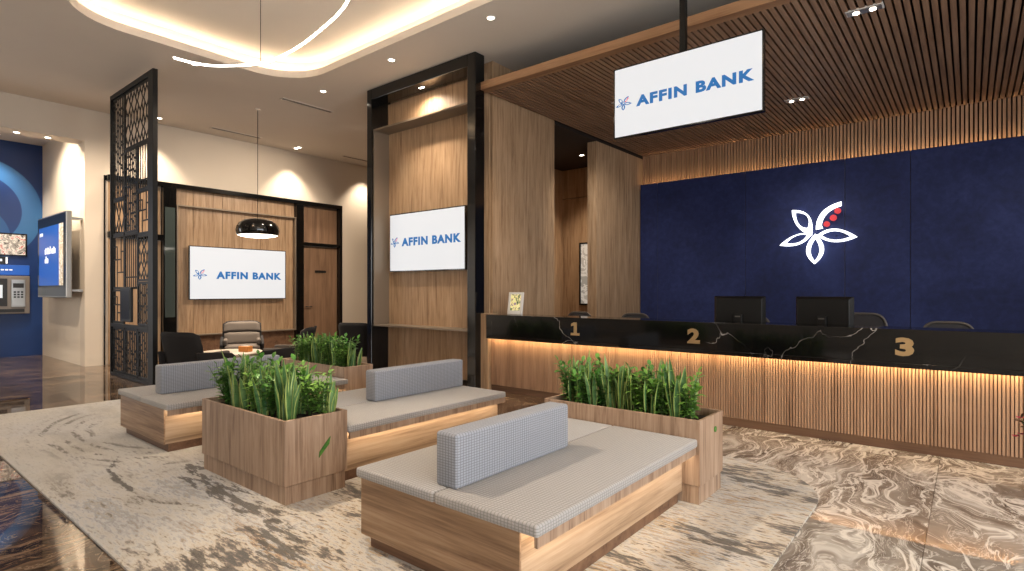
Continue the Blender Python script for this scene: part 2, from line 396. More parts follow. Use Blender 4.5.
def tag(o, label=None, cat=None, group=None, kind=None):
    if label: o['label'] = label
    if cat: o['category'] = cat
    if group: o['group'] = group
    if kind: o['kind'] = kind
    return o
def thing(name, label, cat, loc=(0, 0, 0), rz=0, group=None):
    o = bpy.data.objects.new(name, None); C.objects.link(o); o.location = loc; o.rotation_euler = (0, 0, rz)
    o.empty_display_size = .1
    return tag(o, label, cat, group)
def struct(o): o['kind'] = 'structure'; return o
def dup(root, loc, rz, label, group=None):
    r = root.copy(); C.objects.link(r); r.location = loc; r.rotation_euler = (0, 0, rz); r['label'] = label
    if group: r['group'] = group
    for ch in list(root.children):
        c = ch.copy(); C.objects.link(c); c.parent = r
        for g in list(ch.children):
            d = g.copy(); C.objects.link(d); d.parent = c
    return r
def text(name, body, size, mat, parent, loc, rz=0, bold=0.0, sx=1.0, align='LEFT', depth=.003, spacing=1.0, fit=None):
    cu = bpy.data.curves.new(name, 'FONT'); cu.body = body; cu.size = size; cu.extrude = depth; cu.offset = bold
    cu.align_x = align; cu.space_character = spacing; cu.resolution_u = 3
    t = bpy.data.objects.new('lettering_source', cu); C.objects.link(t)
    dg = bpy.context.evaluated_depsgraph_get()
    me = bpy.data.meshes.new_from_object(t.evaluated_get(dg)); bpy.data.objects.remove(t); bpy.data.curves.remove(cu)
    for v in me.vertices: v.co.x *= sx
    if fit:      # fit the lettering to a width and a cap height
        xs = [v.co.x for v in me.vertices]; ys = [v.co.y for v in me.vertices]
        kx = fit[0] / (max(xs) - min(xs)); ky = fit[1] / (max(ys) - min(ys)); x0, y0 = min(xs), min(ys)
        for v in me.vertices: v.co.x = (v.co.x - x0) * kx; v.co.y = (v.co.y - y0) * ky
    me.materials.clear(); me.materials.append(mat); me.name = name
    o = bpy.data.objects.new(name, me); C.objects.link(o); o.parent = parent
    o.location = loc; o.rotation_euler = (PI / 2, 0, rz)
    return o
def light(name, typ, loc, energy, col, parent=None, target=None, **k):
    d = bpy.data.lights.new(name, typ); d.energy = energy; d.color = col
    for a, b in k.items(): setattr(d, a, b)
    o = bpy.data.objects.new(name, d); C.objects.link(o); o.location = loc
    if parent: o.parent = parent
    if target is not None:
        o.rotation_euler = (Vector(target) - Vector(loc)).to_track_quat('-Z', 'Y').to_euler()
    return o
WARM = (1, .83, .65)
NEUT = (1, .91, .80)

# ------------------------------------------------------------------ camera
TH = math.atan(458 / 563)
cam = bpy.data.cameras.new('camera'); co_ = bpy.data.objects.new('camera', cam); C.objects.link(co_)
co_.location = (0, 0, 1.45); co_.rotation_euler = (PI / 2, 0, TH)
cam.sensor_width = 36; cam.lens = 36 * 563 / 1024; cam.shift_y = 5.5 / 1024; cam.clip_start = .05
S.camera = co_

H = 4.94           # ceiling height
XL, XA = -13.15, -16.39    # lounge wall, machine recess wall
XR, YF, YB = 4.8, -5.0, 11.5

# ------------------------------------------------------------------ room shell
struct(MB().box(XA - .2, XR + .2, YF - .2, YB + .2, -.1, 0).build('floor', M['floor']))

def rrect(x0, x1, y0, y1, r, n=10):
    pts = []
    for cx, cy, a0 in ((x1 - r, y1 - r, 0), (x0 + r, y1 - r, PI / 2), (x0 + r, y0 + r, PI), (x1 - r, y0 + r, 1.5 * PI)):
        for k in range(n + 1):
            a = a0 + PI / 2 * k / n; pts.append((cx + r * math.cos(a), cy + r * math.sin(a)))
    return pts

def make_ceiling():
    bm = bmesh.new()
    def loop(pts, z):
        vs = [bm.verts.new((x, y, z)) for x, y in pts]
        return vs, [bm.edges.new((vs[i], vs[(i + 1) % len(vs)])) for i in range(len(vs))]
    hole = rrect(-8.85, -1.4, 1.8, 5.1, .8)
    hole2 = rrect(-9.05, -1.2, 1.6, 5.3, 1.0)
    o, oe = loop([(XL, YF), (XR, YF), (XR, YB), (XL, YB)], H)
    h, he = loop(hole, H)
    bmesh.ops.triangle_fill(bm, edges=oe + he, use_beauty=True)
    n = len(hole)
    h1, _ = loop(hole, H + .11)
    w1, _ = loop(hole2, H + .11)
    w2, _ = loop(hole2, H + .32)
    for k in range(n):
        j = (k + 1) % n
        bm.faces.new((h[k], h[j], h1[j], h1[k])); bm.faces.new((h1[k], h1[j], w1[j], w1[k])); bm.faces.new((w1[k], w1[j], w2[j], w2[k]))
    bm.faces.new(w2)
    me = bpy.data.meshes.new('ceiling'); bm.to_mesh(me); bm.free(); me.materials.append(M['ceiling'])
    c = bpy.data.objects.new('ceiling', me); C.objects.link(c); struct(c)
    # light strip lying on the ledge of the recess
    a = rrect(-8.96, -1.29, 1.69, 5.21, .91); b = rrect(-8.985, -1.265, 1.665, 5.235, .935)
    m = MB(); n = len(a)
    vs = [(x, y, z) for z in (H + .115, H + .135) for L in (a, b) for x, y in L]
    fs = []
    for k in range(n):
        j = (k + 1) % n
        fs += [(k, n + k, n + j, j), (2 * n + k, 2 * n + j, 3 * n + j, 3 * n + k), (k, j, 2 * n + j, 2 * n + k), (n + k, 3 * n + k, 3 * n + j, n + j)]
    m.add(vs, fs); m.build('led_strip', M['led_cove'], c)
    return c
make_ceiling()

# left side: lounge wall, pillar return, bulkhead over the machine recess
w = MB().box(XL - .3, XL, 3.2, YB + .2, 0, H + .3)
w.build('wall_lounge', M['plaster'])['kind'] = 'structure'
struct(MB().box(XA - .3, XL - .3, 3.2, 3.6, 0, H + .3).add([], []).build('wall_pillar', M['pillar']))
struct(MB().box(XL - .45, XL, YF, 3.2, 4.33, H + .3).build('trim_1', M['plaster']))
struct(MB().box(XA - .2, XL - .45, YF, 3.2, 4.75, H + .3).build('ceiling_recess', M['ceiling']))
struct(MB().box(XA - .3, XA, YF, -4.8, 0, 4.75).box(XA - .3, XA, -1.0, 3.2, 0, 4.75).box(XA - .3, XA, -4.8, -1.0, 0, .15).box(XA - .3, XA, -4.8, -1.0, 4.2, 4.75).build('wall_left', M['atm_wall']))
struct(MB().box(XA - .3, XR + .3, YF - .3, YF, 0, H + .3).build('wall_front', M['plaster']))
struct(MB().box(XA - .3, -5.9, YB, YB + .3, 0, H + .3).build('wall_rear', M['plaster']))
# right wall with a long glazed opening (behind the photographer)
rw = MB().box(XR, XR + .3, YF, -3.6, 0, H + .3).box(XR, XR + .3, 5.6, YB, 0, H + .3).box(XR, XR + .3, -3.6, 5.6, 0, .15).box(XR, XR + .3, -3.6, 5.6, 3.9, H + .3)
struct(rw.build('wall_right', M['plaster']))
def m_glass():
    n = N('window glass'); t = n.t
    tr = t.nodes.new('ShaderNodeBsdfTransparent'); gl = t.nodes.new('ShaderNodeBsdfGlossy'); gl.inputs['Roughness'].default_value = .02
    mx = t.nodes.new('ShaderNodeMixShader'); mx.inputs[0].default_value = .08
    t.links.new(tr.outputs[0], mx.inputs[1]); t.links.new(gl.outputs[0], mx.inputs[2]); t.links.new(mx.outputs[0], n.out.inputs[0])
    return n.m
M['glass'] = m_glass()
for k in range(4):
    y0 = -3.6 + 2.3 * k; y1 = y0 + 2.3
    wf = MB()
    wf.box(XR + .05, XR + .15, y0, y0 + .06, .15, 3.9).box(XR + .05, XR + .15, y1 - .06, y1, .15, 3.9).box(XR + .05, XR + .15, y0, y1, .15, .21).box(XR + .05, XR + .15, y0, y1, 3.84, 3.9)
    o = struct(wf.build('window_%d' % (k + 1), M['black_metal']))
    MB().box(XR + .095, XR + .105, y0 + .05, y1 - .05, .2, 3.85).build('pane', M['glass'], o)

for k in range(2):  # unseen side windows, added to let fill light reach the left ceiling
    y0 = -4.8 + 1.9 * k; y1 = y0 + 1.9
    wf = MB().box(XA - .15, XA - .05, y0, y0 + .06, .15, 4.2).box(XA - .15, XA - .05, y1 - .06, y1, .15, 4.2).box(XA - .15, XA - .05, y0, y1, .15, .21).box(XA - .15, XA - .05, y0, y1, 4.14, 4.2)
    o = struct(wf.build('window_%d' % (k + 5), M['black_metal']))
    MB().box(XA - .105, XA - .095, y0 + .05, y1 - .05, .2, 4.15).build('pane', M['glass'], o)

# ------------------------------------------------------------------ oak core, corridor and teller end wall
def planks(name, parent, x0, x1, y, z0, z1, cuts, mat, d=.02):
    """veneer boards with hairline joints, facing -Y"""
    m = MB(); xs = [x0] + cuts + [x1]
    for a, b in zip(xs, xs[1:]): m.box(a + .003, b - .003, y, y + d, z0, z1)
    return m.build(name, mat, parent)

struct(MB().box(-8.1, -5.6, 6.42, 8.05, 0, H - .01).build('wall_core', M['oak']))
struct(MB().box(-5.82, -5.62, 9.5, YB + .2, 0, 4.36).build('wall_teller_end', M['oak']))
struct(MB().box(-7.9, -7.68, 8.05, YB, 0, 4.36).build('wall_corridor_side', M['oak']))
cb = struct(MB().box(-7.68, -5.82, YB - .12, YB - .04, 0, 3.66).box(-7.68, -5.82, YB - .12, YB - .04, 3.68, 4.36).build('wall_corridor_end', M['oak']))
struct(MB().box(-7.9, -5.62, 8.05, YB, 4.36, 4.46).build('ceiling_corridor', M['backing']))

# navy wall behind the tellers
wb = struct(MB().box(-5.62, XR, YB + .02, YB + .3, 0, 4.9).build('wall_back', M['backing']))
m = MB(); p = .056; x = -5.6
while x < XR: m.box(x, x + .036, YB - .045, YB + .02, 3.6, 4.42); x += p
m.build('slat_panel', M['walnut'], wb)
MB().box(-5.6, XR - .02, YB - .118, YB - .11, 0, 3.768).box(-5.6, XR - .02, YB - .11, YB + .02, 3.60, 3.68).build('panel_backing', M['backing'], wb)  # added unseen board, stops strip light leaking through the panel joints
cuts = [-5.6, -5.2, -3.38, -1.70, -.76, 1.0, 2.7, XR - .02]
for a, b in zip(cuts, cuts[1:]):
    MB().box(a + .004, b - .004, YB - .17, YB - .12, 0, 3.77).build('navy_panel', M['navy'], wb, bevel=.006)
MB().box(-5.58, XR, YB - .105, YB - .085, 3.69, 3.71).build('led_strip', M['led_soft'], wb)

# slatted canopy
cn = thing('slatted_canopy', 'slatted brown wood ceiling canopy above the black teller counter', 'canopy', (0, 0, 4.40))
MB().box(-5.62, XR - .01, 6.12, 6.26, 0, .115).build('fascia_beam', M['oak_x'], cn)
m = MB(); x = -5.56; p = .074
while x < XR - .06: m.box(x, x + .05, 6.26, YB - .05, .0, .07); x += p
m.build('slats', M['walnut_y'], cn)
MB().box(-5.60, XR - .01, 6.26, YB, .09, .115).build('backing_board', M['backing'], cn)

# ------------------------------------------------------------------ display portal
pt = thing('feature_portal', 'tall oak feature panel in a black frame beside the teller counter', 'wall panel', (0, 6.0, 0))
X0, X1 = -8.13, -5.57
MB().box(X0, X0 + .12, 0, .42, .002, H - .01).box(X1 - .16, X1, 0, .2, .002, H - .01).box(X0 + .12, X1 - .16, 0, .3, H - .19, H - .01).build('black_frame', M['black_gloss'], pt, bevel=.006)
planks('upper_panel', pt, X0 + .12, X1 - .04, .36, 4.2, H - .19, [-7.6, -6.1], M['oak'])
planks('main_panel', pt, X0 + .12, X1 - .04, .36, .86, 4.2, [], M['oak'])
planks('lower_panel', pt, X0 + .12, X1 - .04, .36, .0, .86, [-7.55, -6.55, -6.0], M['oak'])
m = MB()
m.box(X0 + .12, X1 - .16, .04, .36, 4.215, 4.245).box(X0 + .12, X1 - .16, .04, .36, .845, .875).box(X0 + .12, X0 + .15, .04, .36, .875, 4.215).box(X1 - .19, X1 - .16, .04, .36, .875, 4.215)
m.build('niche_frame', M['dark_bronze'], pt, bevel=.004)
MB().box(X0 + .12, X1 - .16, .30, .36, .0, .06).build('skirting', M['backing'], pt)
MB().box(-6.95, -6.85, .14, .18, H - .195, H - .188).build('recessed_lamp', M['lens'], pt)
light('portal_spot', 'SPOT', (-6.9, .1, H - .22), 120, WARM, pt, spot_size=2.7, spot_blend=1, shadow_soft_size=.05, target=(-6.9, .36, 0))

# ------------------------------------------------------------------ emblem and screens
def bez(a, c, b, n=10):
    return [((1 - t) ** 2 * a[0] + 2 * t * (1 - t) * c[0] + t * t * b[0], (1 - t) ** 2 * a[1] + 2 * t * (1 - t) * c[1] + t * t * b[1]) for t in [k / n for k in range(n)]]
def leaf_pair(T, B, c1, c2, T2, B2, d1, d2):
    return bez(T, c1, B) + bez(B, c2, T), bez(T2, d1, B2) + bez(B2, d2, T2)
EMB = [leaf_pair((157, 95), (300, 292), (330, 95), (165, 235), (188, 118), (268, 222), (305, 130), (190, 225)),
       leaf_pair((65, 350), (300, 275), (180, 245), (235, 385), (122, 332), (262, 284), (185, 262), (225, 352)),
       leaf_pair((320, 495), (325, 278), (200, 400), (448, 400), (321, 470), (325, 318), (270, 400), (378, 400)),
       leaf_pair((610, 315), (335, 292), (450, 195), (450, 385), (558, 310), (375, 290), (468, 240), (450, 350))]
RIB_L = bez((330, 248), (330, 95), (505, 62)) + [(505, 62)]
RIB_R = bez((505, 92), (370, 118), (366, 242)) + [(378, 242)]
DOTS = [((480, 125), 22), ((450, 172), 23), ((405, 213), 21)]
def emblem_meshes(sx, sz, thin=0):
    f = lambda L: [((x - 337) * sx, (300 - y) * sz) for x, y in L]
    rings = []
    for o, i in EMB:
        o2, i2 = f(o), f(i)
        if thin:
            cxm = sum(p[0] for p in i2) / len(i2); czm = sum(p[1] for p in i2) / len(i2)
            i2 = [(a[0] + (b[0] - a[0]) * thin, a[1] + (b[1] - a[1]) * thin) for a, b in zip(o2, i2)]
        rings.append((o2, i2))
    return rings, f(RIB_L + RIB_R), [((c[0] - 337) * sx, (300 - c[1]) * sz, r * (sx + sz) / 2) for c, r in DOTS]
def disc(c, r, n=14): return [(c[0] + r * math.cos(2 * PI * k / n), c[1] + r * math.sin(2 * PI * k / n)) for k in range(n)]

em = thing('wall_emblem', 'white glowing five petal emblem with red dots on the navy wall', 'sign', (-2.125, YB - .17, 2.42))
rings, rib, dots = emblem_meshes(.00228, .00249, .84)
for o, i in rings: MB().ring(o, i, -.085, -.045).build('petal', M['sign_white'], em)
MB().plate(rib, -.085, -.045).build('petal', M['sign_white'], em)
for x, z, r in dots: MB().plate(disc((x, z), r), -.085, -.045).build('dot', M['sign_red'], em)['label'] = 'red dot'
for x, z in ((-.3, -.02), (.3, .0), (0, -.3), (-.3, .4), (.1, .3)): MB().tube([(x, -.05, z), (x, 0, z)], .008).build('standoff', M['black_metal'], em)

def make_screen(name, label, cat, loc, rz, w, h, bez_w=.018, depth=.05, tx=None, hang=None):
    """white display facing local -Y with emblem and lettering; origin at the bottom centre"""
    t = thing(name, label, cat, loc, rz)
    MB().box(-w / 2, w / 2, -depth, 0, 0, h).build('bezel', M['black_gloss'], t, bevel=.005)
    s = MB().box(-w / 2 + bez_w, w / 2 - bez_w, -depth - .004, -depth + .002, bez_w, h - bez_w).build('screen', M['screen_white'], t)
    ex, ez, es, lx, lw, lh, thin = tx
    rg, rb, ds = emblem_meshes(es / 545, es * .95 / 545, thin)
    m = MB(); y0, y1 = -depth - .007, -depth - .003
    for k, (o, i) in enumerate(rg): m.ring(o, i, y0 - .0004 * k, y1, 0)
    m.plate(rb, y0, y1, 0)
    for x, z, r in ds: m.plate(disc((x, z), r), y0, y1, 1)
    e = m.build('emblem', [M['blue_ink'], M['pink_ink']], s, loc=(ex * w, 0, ez * h))
    text('lettering', 'AFFIN BANK', .2, M['blue_ink'], s, (lx * w, -depth - .006, ez * h - lh * .47), bold=.0095, depth=.002, spacing=1.16, fit=(lw * w, lh))
    return t
tvp = make_screen('wall_display', 'white bank display mounted on the tall oak panel in black frame', 'screen', (-6.96, 6.34, 1.78), 0, 1.83, 1.0, tx=(-.42, .5, .225, -.32, .77, .14, 1.1))
MB().box(-.4, .4, 0, .02, .2, .8).build('wall_bracket', M['black_metal'], tvp)
tvl = make_screen('wall_display', 'wide white bank display on the lounge back wall behind the pendant lamp', 'screen', (XL + .1, 6.1, 1.26), PI / 2, 2.2, 1.17, tx=(-.40, .46, .30, -.245, .69, .165, 1.1))
MB().box(-.4, .4, 0, .06, .2, .9).build('wall_bracket', M['black_metal'], tvl)
sg = make_screen('hanging_display', 'white bank display hanging on a black pole before the slatted canopy', 'screen', (-2.275, 5.6, 3.125), 0, 1.575, .775, tx=(-.42, .47, .19, -.325, .77, .115, 1.1))
MB().box(-.03, .03, -.055, .005, .77, H - 3.13 - .02).build('pole', M['black_metal'], sg)
MB().box(-.1, .1, -.1, .05, H - 3.13 - .03, H - 3.13 - .003).build('ceiling_plate', M['black_metal'], sg)

# ------------------------------------------------------------------ lounge feature wall
lf = thing('lounge_feature_wall', 'oak panelled lounge wall framed in black with a wide shallow niche', 'wall panel', (XL, 0, 0))
def sideplanks(name, y0, y1, z0, z1, cuts, mat, x0=.0, d=.03):
    m = MB(); ys = [y0] + cuts + [y1]
    for a, b in zip(ys, ys[1:]): m.box(x0, x0 + d, a + .004, b - .004, z0, z1)
    return m.build(name, mat, lf)
sideplanks('main_panel', 4.75, 7.49, .5, 3.27, [5.13, 5.75, 6.62, 7.25], M['oak'])
sideplanks('upper_panel', 4.75, 7.49, 3.3, 3.62, [5.13, 5.75, 6.62, 7.25], M['oak'])
sideplanks('lower_panel', 4.75, 7.49, 0, .48, [5.13, 5.75, 6.62, 7.25], M['plinth'])
m = MB(); m.box(.0, .16, 3.53, 8.8, 3.62, 3.72).box(0, .03, 3.5, 3.53, 3.62, 3.72).box(0, .025, 3.5, 3.525, .002, 3.62)
for a, b in ((4.5, 4.75), (7.49, 7.68), (8.72, 8.8)): m.box(0, .16, a, b, .002, 3.62)
m.box(0, .14, 3.56, 4.5, 2.5, 2.62).box(0, .14, 7.68, 8.72, 2.6, 2.68)
m.build('black_frame', M['black_gloss'], lf, bevel=.006)
MB().box(.16, .166, 4.53, 4.72, .9, 3.2).build('smoked_glass_strip', M['glass_dark'], lf)
m = MB(); m.box(.03, .15, 4.76, 7.48, 3.255, 3.285).box(.03, .15, 4.76, 7.48, .48, .51).box(.03, .15, 4.76, 4.79, .51, 3.255).box(.03, .15, 7.45, 7.48, .51, 3.255)
m.build('niche_frame', M['dark_bronze'], lf, bevel=.004)
sideplanks('transom_panel', 7.69, 8.71, 2.69, 3.61, [], M['door_wood'])
sideplanks('transom_panel', 3.57, 4.49, 2.63, 3.61, [], M['oak'])
d1 = struct(MB().box(XL + .005, XL + .045, 7.69, 8.71, .01, 2.59).build('door_1', M['door_wood'], bevel=.004))
MB().tube([(XL + .045, 7.8, 1.05), (XL + .1, 7.8, 1.05), (XL + .1, 7.94, 1.05)], .013).build('door_handle', M['black_metal'], d1)
MB().box(XL + .045, XL + .055, 8.05, 8.37, 1.92, 1.98).build('door_plaque', M['dark_plastic'], d1)
d2 = struct(MB().box(XL + .005, XL + .045, 3.57, 4.49, .01, 2.49).build('door_2', M['oak'], bevel=.004))
MB().tube([(XL + .045, 4.38, 1.05), (XL + .1, 4.38, 1.05), (XL + .1, 4.24, 1.05)], .013).build('door_handle', M['black_metal'], d2)

# ------------------------------------------------------------------ black lattice screen
ls_ = thing('lattice_screen', 'tall black geometric lattice room divider standing left of the lounge', 'room divider', (-11.56, 3.17, 0))
m = MB(); W = 1.99; D = .07
m.box(0, .05, 0, D, .002, 4.82).box(W - .2, W, 0, D, .002, 4.82).box(.05, W - .2, 0, D, 4.74, 4.82).box(.05, W - .2, 0, D, .002, .06)
m.box(.05, W - .2, 0, D, .84, .9)
m.build('frame', M['black_metal'], ls_, bevel=.004)
def lattice(kind, x0, x1, z0, z1, t=.022):
    m = MB(); y = D / 2; d = .009
    def b(a, c): m.bar((a[0], y, a[1]), (c[0], y, c[1]), t, d)
    for a, c in (((x0, z0), (x1, z0)), ((x0, z1), (x1, z1)), ((x0, z0), (x0, z1)), ((x1, z0), (x1, z1))):
        m.bar((a[0], y, a[1]), (c[0], y, c[1]), .035, .02)
    if kind == 'diamond':
        nx = max(1, round((x1 - x0) / .27)); nz = max(1, round((z1 - z0) / .46)); dx = (x1 - x0) / nx; dz = (z1 - z0) / nz
        for i in range(nx):
            for j in range(nz):
                ax, az = x0 + i * dx, z0 + j * dz
                L, Rr, B, T = (ax + dx * .06, az + dz / 2), (ax + dx * .94, az + dz / 2), (ax + dx / 2, az + dz * .12), (ax + dx / 2, az + dz * .88)
                b(L, B); b(B, Rr); b(Rr, T); b(T, L)
                b((ax, az + dz * .5), L); b(Rr, (ax + dx, az + dz * .5)); b(T, (ax + dx / 2, az + dz)); b((ax + dx / 2, az), B)
                b((ax, az), (ax + dx * .22, az + dz * .32)); b((ax + dx, az + dz), (ax + dx * .78, az + dz * .68))
                b((ax, az + dz), (ax + dx * .22, az + dz * .68)); b((ax + dx, az), (ax + dx * .78, az + dz * .32))
    elif kind == 'bars':
        nx = max(2, round((x1 - x0) / .1))
        for i in range(1, nx): b((x0 + (x1 - x0) * i / nx, z0), (x0 + (x1 - x0) * i / nx, z1))
        b((x0, z0 + (z1 - z0) * .2), (x1, z0 + (z1 - z0) * .2))
    elif kind == 'mesh':
        nx = max(2, round((x1 - x0) / .085)); nz = max(2, round((z1 - z0) / .13))
        for i in range(1, nx): b((x0 + (x1 - x0) * i / nx, z0), (x0 + (x1 - x0) * i / nx, z1))
        rr = random.Random(int(x0 * 100 + z0 * 10))
        for j in range(nz):
            for i in range(nx):
                if rr.random() < .75:
                    zz = z0 + (z1 - z0) * (j + rr.choice((.2, .5, .8))) / nz
                    b((x0 + (x1 - x0) * i / nx, zz), (x0 + (x1 - x0) * (i + 1) / nx, zz))
    elif kind == 'blocks':
        w_, h_ = x1 - x0, z1 - z0
        for a, c in (((.35, 0), (.35, .55)), ((.7, .3), (.7, 1)), ((0, .55), (.7, .55)), ((.35, .3), (1, .3)), ((.18, .55), (.18, 1)), ((0, .8), (.35, .8)), ((.35, .8), (.35, .55)), ((.7, .7), (1, .7))):
            b((x0 + a[0] * w_, z0 + a[1] * h_), (x0 + c[0] * w_, z0 + c[1] * h_))
    return m.build('lattice_panel', M['black_metal'], ls_)
xa, xb, xc, xd = .07, .66, 1.27, W - .22
for k, x0, x1, z0, z1 in (('diamond', xb, xd, 3.80, 4.72), ('mesh', xa, xb - .04, 3.02, 4.72), ('mesh', xb, xc - .03, 2.42, 3.76), ('bars', xc, xd, 3.06, 3.76),
                          ('diamond', xa, xb - .04, 2.42, 2.98), ('blocks', xc, xd, 2.36, 3.02), ('blocks', xa, xb - .04, 1.5, 2.38), ('bars', xb, xc - .03, 1.5, 2.38),
                          ('diamond', xc, xd, 1.62, 2.32), ('mesh', xc, xd, .92, 1.58), ('blocks', xa, xb - .04, .92, 1.46), ('mesh', xa, xb - .02, .08, .82), ('mesh', xb + .02, xc - .02, .08, .82), ('mesh', xc + .02, xd, .08, .82)):
    lattice(k, x0, x1, z0, z1, .034 if k == 'mesh' else .022)
kp = thing('tablet_panel', 'small dark tablet screen hanging on the black lattice divider', 'screen', (-11.56 + .93, 3.15, .95))
MB().box(-.24, .24, -.03, .018, 0, .56).build('casing', M['dark_plastic'], kp, bevel=.01)
MB().box(-.21, .21, -.034, -.028, .04, .52).build('screen', M['screen_dark'], kp)

# ------------------------------------------------------------------ cash machine recess
am = thing('cash_machine', 'taupe cash machine with blue header set in the blue wall', 'cash machine', (XA, 2.35, 0))
MB().box(.002, .16, -.62, .6, .95, 1.78).build('casing', M['atm_steel'], am, bevel=.012)
MB().box(.002, .12, -.62, .6, 1.80, 2.02).build('header', M['screen_blue'], am, bevel=.008)
MB().box(.16, .17, -.5, .22, 1.12, 1.72).build('screen_surround', M['dark_plastic'], am)
MB().box(.168, .176, -.4, .14, 1.3, 1.58).build('screen', M['screen_white'], am)
kpd = MB().box(.16, .185, .28, .52, 1.1, 1.7).build('card_panel', M['steel'], am, bevel=.006)
m = MB()
for i in range(3):
    for j in range(3): m.box(.185, .192, .32 + .06 * i, .36 + .06 * i, 1.3 + .055 * j, 1.335 + .055 * j)
m.box(.185, .19, .31, .49, 1.52, 1.62)
m.build('keypad', M['dark_plastic'], kpd)
MB().box(.16, .2, -.5, .5, .99, 1.06).build('cash_tray', M['dark_plastic'], am, bevel=.006)
m = MB()
for i in range(9): m.box(.12, .124, -.3 + .07 * i, -.25 + .07 * i, 1.9, 1.925)
m.build('header_lettering', M['screen_text'], am)
ps = thing('promotion_screen', 'landscape photo screen above the cash machine', 'screen', (XA, 2.3, 2.22))
MB().box(.002, .06, -.65, .62, 0, .5).build('bezel', M['black_gloss'], ps, bevel=.005)
MB().box(.058, .064, -.62, .59, .03, .47).build('screen', M['photo_street'], ps)
st = thing('name_strip', 'dark strip with small white lettering between photo screen and cash machine', 'sign', (XA, 2.3, 2.04))
MB().box(.002, .05, -.65, .3, 0, .16).build('panel', M['dark_plastic'], st, bevel=.004)
m = MB()
for i in range(7): m.box(.05, .054, -.3 + .075 * i, -.25 + .075 * i, .06, .11)
m.box(.05, .056, .26, .29, .01, .15)
m.build('lettering', M['screen_text'], st)

ds = thing('digital_poster', 'blue digital poster screen bracketed off the pale pillar', 'screen', (-14.36, 3.03, 1.32))
MB().box(-1.1, 1.1, -.09, 0, 0, 1.66).build('bezel', M['steel'], ds, bevel=.012)
MB().box(-1.07, 1.07, -.094, -.088, .03, 1.63).build('glass', M['screen_dark'], ds)
sc_ = MB().box(-.95, .62, -.099, -.093, .24, 1.44).build('screen', M['screen_blue'], ds)
MB().box(.62, .9, -.099, -.093, .24, 1.44).build('screen_photo', M['photo_city'], ds)
text('lettering', 'AFFIN', .1, M['screen_text'], sc_, (-.88, -.1, 1.26), bold=.002, depth=.001)
m = MB(); rr = random.Random(4); x = -.45
for k in range(12):
    wd = rr.uniform(.03, .07)
    if k not in (2, 7): m.box(x, x + wd, -.102, -.098, .88, .88 + rr.choice((.1, .13, .15)))
    x += wd + .02
for k in range(4): m.box(-.45 + .07 * k, -.40 + .07 * k, -.102, -.098, .70, .70 + (.08, .14, .1, .09)[k])
m.build('lettering', M['screen_text'], sc_)
for x, z in ((.95, 1.5), (.95, .12), (-1, 1.5), (-1, .12)): MB().box(x, x + .15, 0, .165, z, z + .04).build('wall_bracket', M['steel'], ds)

# ------------------------------------------------------------------ teller counter
ct = thing('teller_counter', 'long black marble teller counter with a glowing slatted wood front', 'counter', (0, 6.1, 0))
CX0, CX1 = -5.42, 3.6
MB().box(CX0, CX1, -.03, .42, .81, 1.11).box(CX0, CX1, -.03, -.005, .765, .8098).build('marble_top', M['black_marble'], ct, bevel=.004)
MB().box(CX0, CX1, .10, .40, .09, .808).build('body', M['plinth'], ct)
m = MB(); x = CX0 + .01; p = .0265
while x < CX1: m.box(x, x + .0185, .075, .10, .09, .808); x += p
m.build('slatted_front', M['walnut'], ct)
MB().box(CX0, CX1, .09, .38, .002, .09).build('plinth', M['plinth'], ct)
MB().box(CX0 + .02, CX1, .0, .02, .79, .806).build('led_strip', M['led_warm'], ct)
MB().box(CX0, CX1, .42, 1.1, .72, .76).build('work_surface', M['oak_x'], ct, bevel=.004)
MB().box(CX0, CX0 + .04, .45, 1.05, .002, .72).box(CX1 - .04, CX1, .45, 1.05, .002, .72).box(-1.7, -1.66, .45, 1.05, .002, .72).build('desk_support', M['oak'], ct)
MB().plate([(-.065, 0), (.065, 0), (.065, .03), (.025, .03), (.025, .165), (-.02, .165), (-.06, .145), (-.06, .115), (-.02, .125), (-.02, .03), (-.065, .03)], -.036, -.028).build('numeral', M['gold'], ct, loc=(-3.9, 0, .885))
for dgt, x in (('2', -2.36), ('3', -.45)):
    text('numeral', dgt, .21, M['gold'], ct, (x - .07, -.034, .872), bold=.01, depth=.004, fit=(.14, .165))
struct(MB().box(-5.62, -5.43, 6.12, 6.42, 0, 1.12).build('trim_2', M['oak']))

# framed card on the counter
fr = thing('framed_card', 'white framed picture card standing on the left end of the counter', 'picture frame', (-5.1, 6.34, 1.112), -.12)
tilt = Matrix.Rotation(-.12, 4, 'X')
def tilted(o): o.matrix_local = tilt; return o
tilted(MB().ring([(-.145, 0), (.145, 0), (.145, .32), (-.145, .32)], [(-.105, .055), (.105, .055), (.105, .29), (-.105, .29)], -.02, .005).build('frame', M['white_paint'], fr))
tilted(MB().box(-.11, .11, -.01, 0, .05, .295).build('picture', M['photo_green'], fr))
MB().bar((0, .03, .24), (0, .12, .0), .06, .006, up=(0, .9, .3)).build('stand', M['white_paint'], fr)

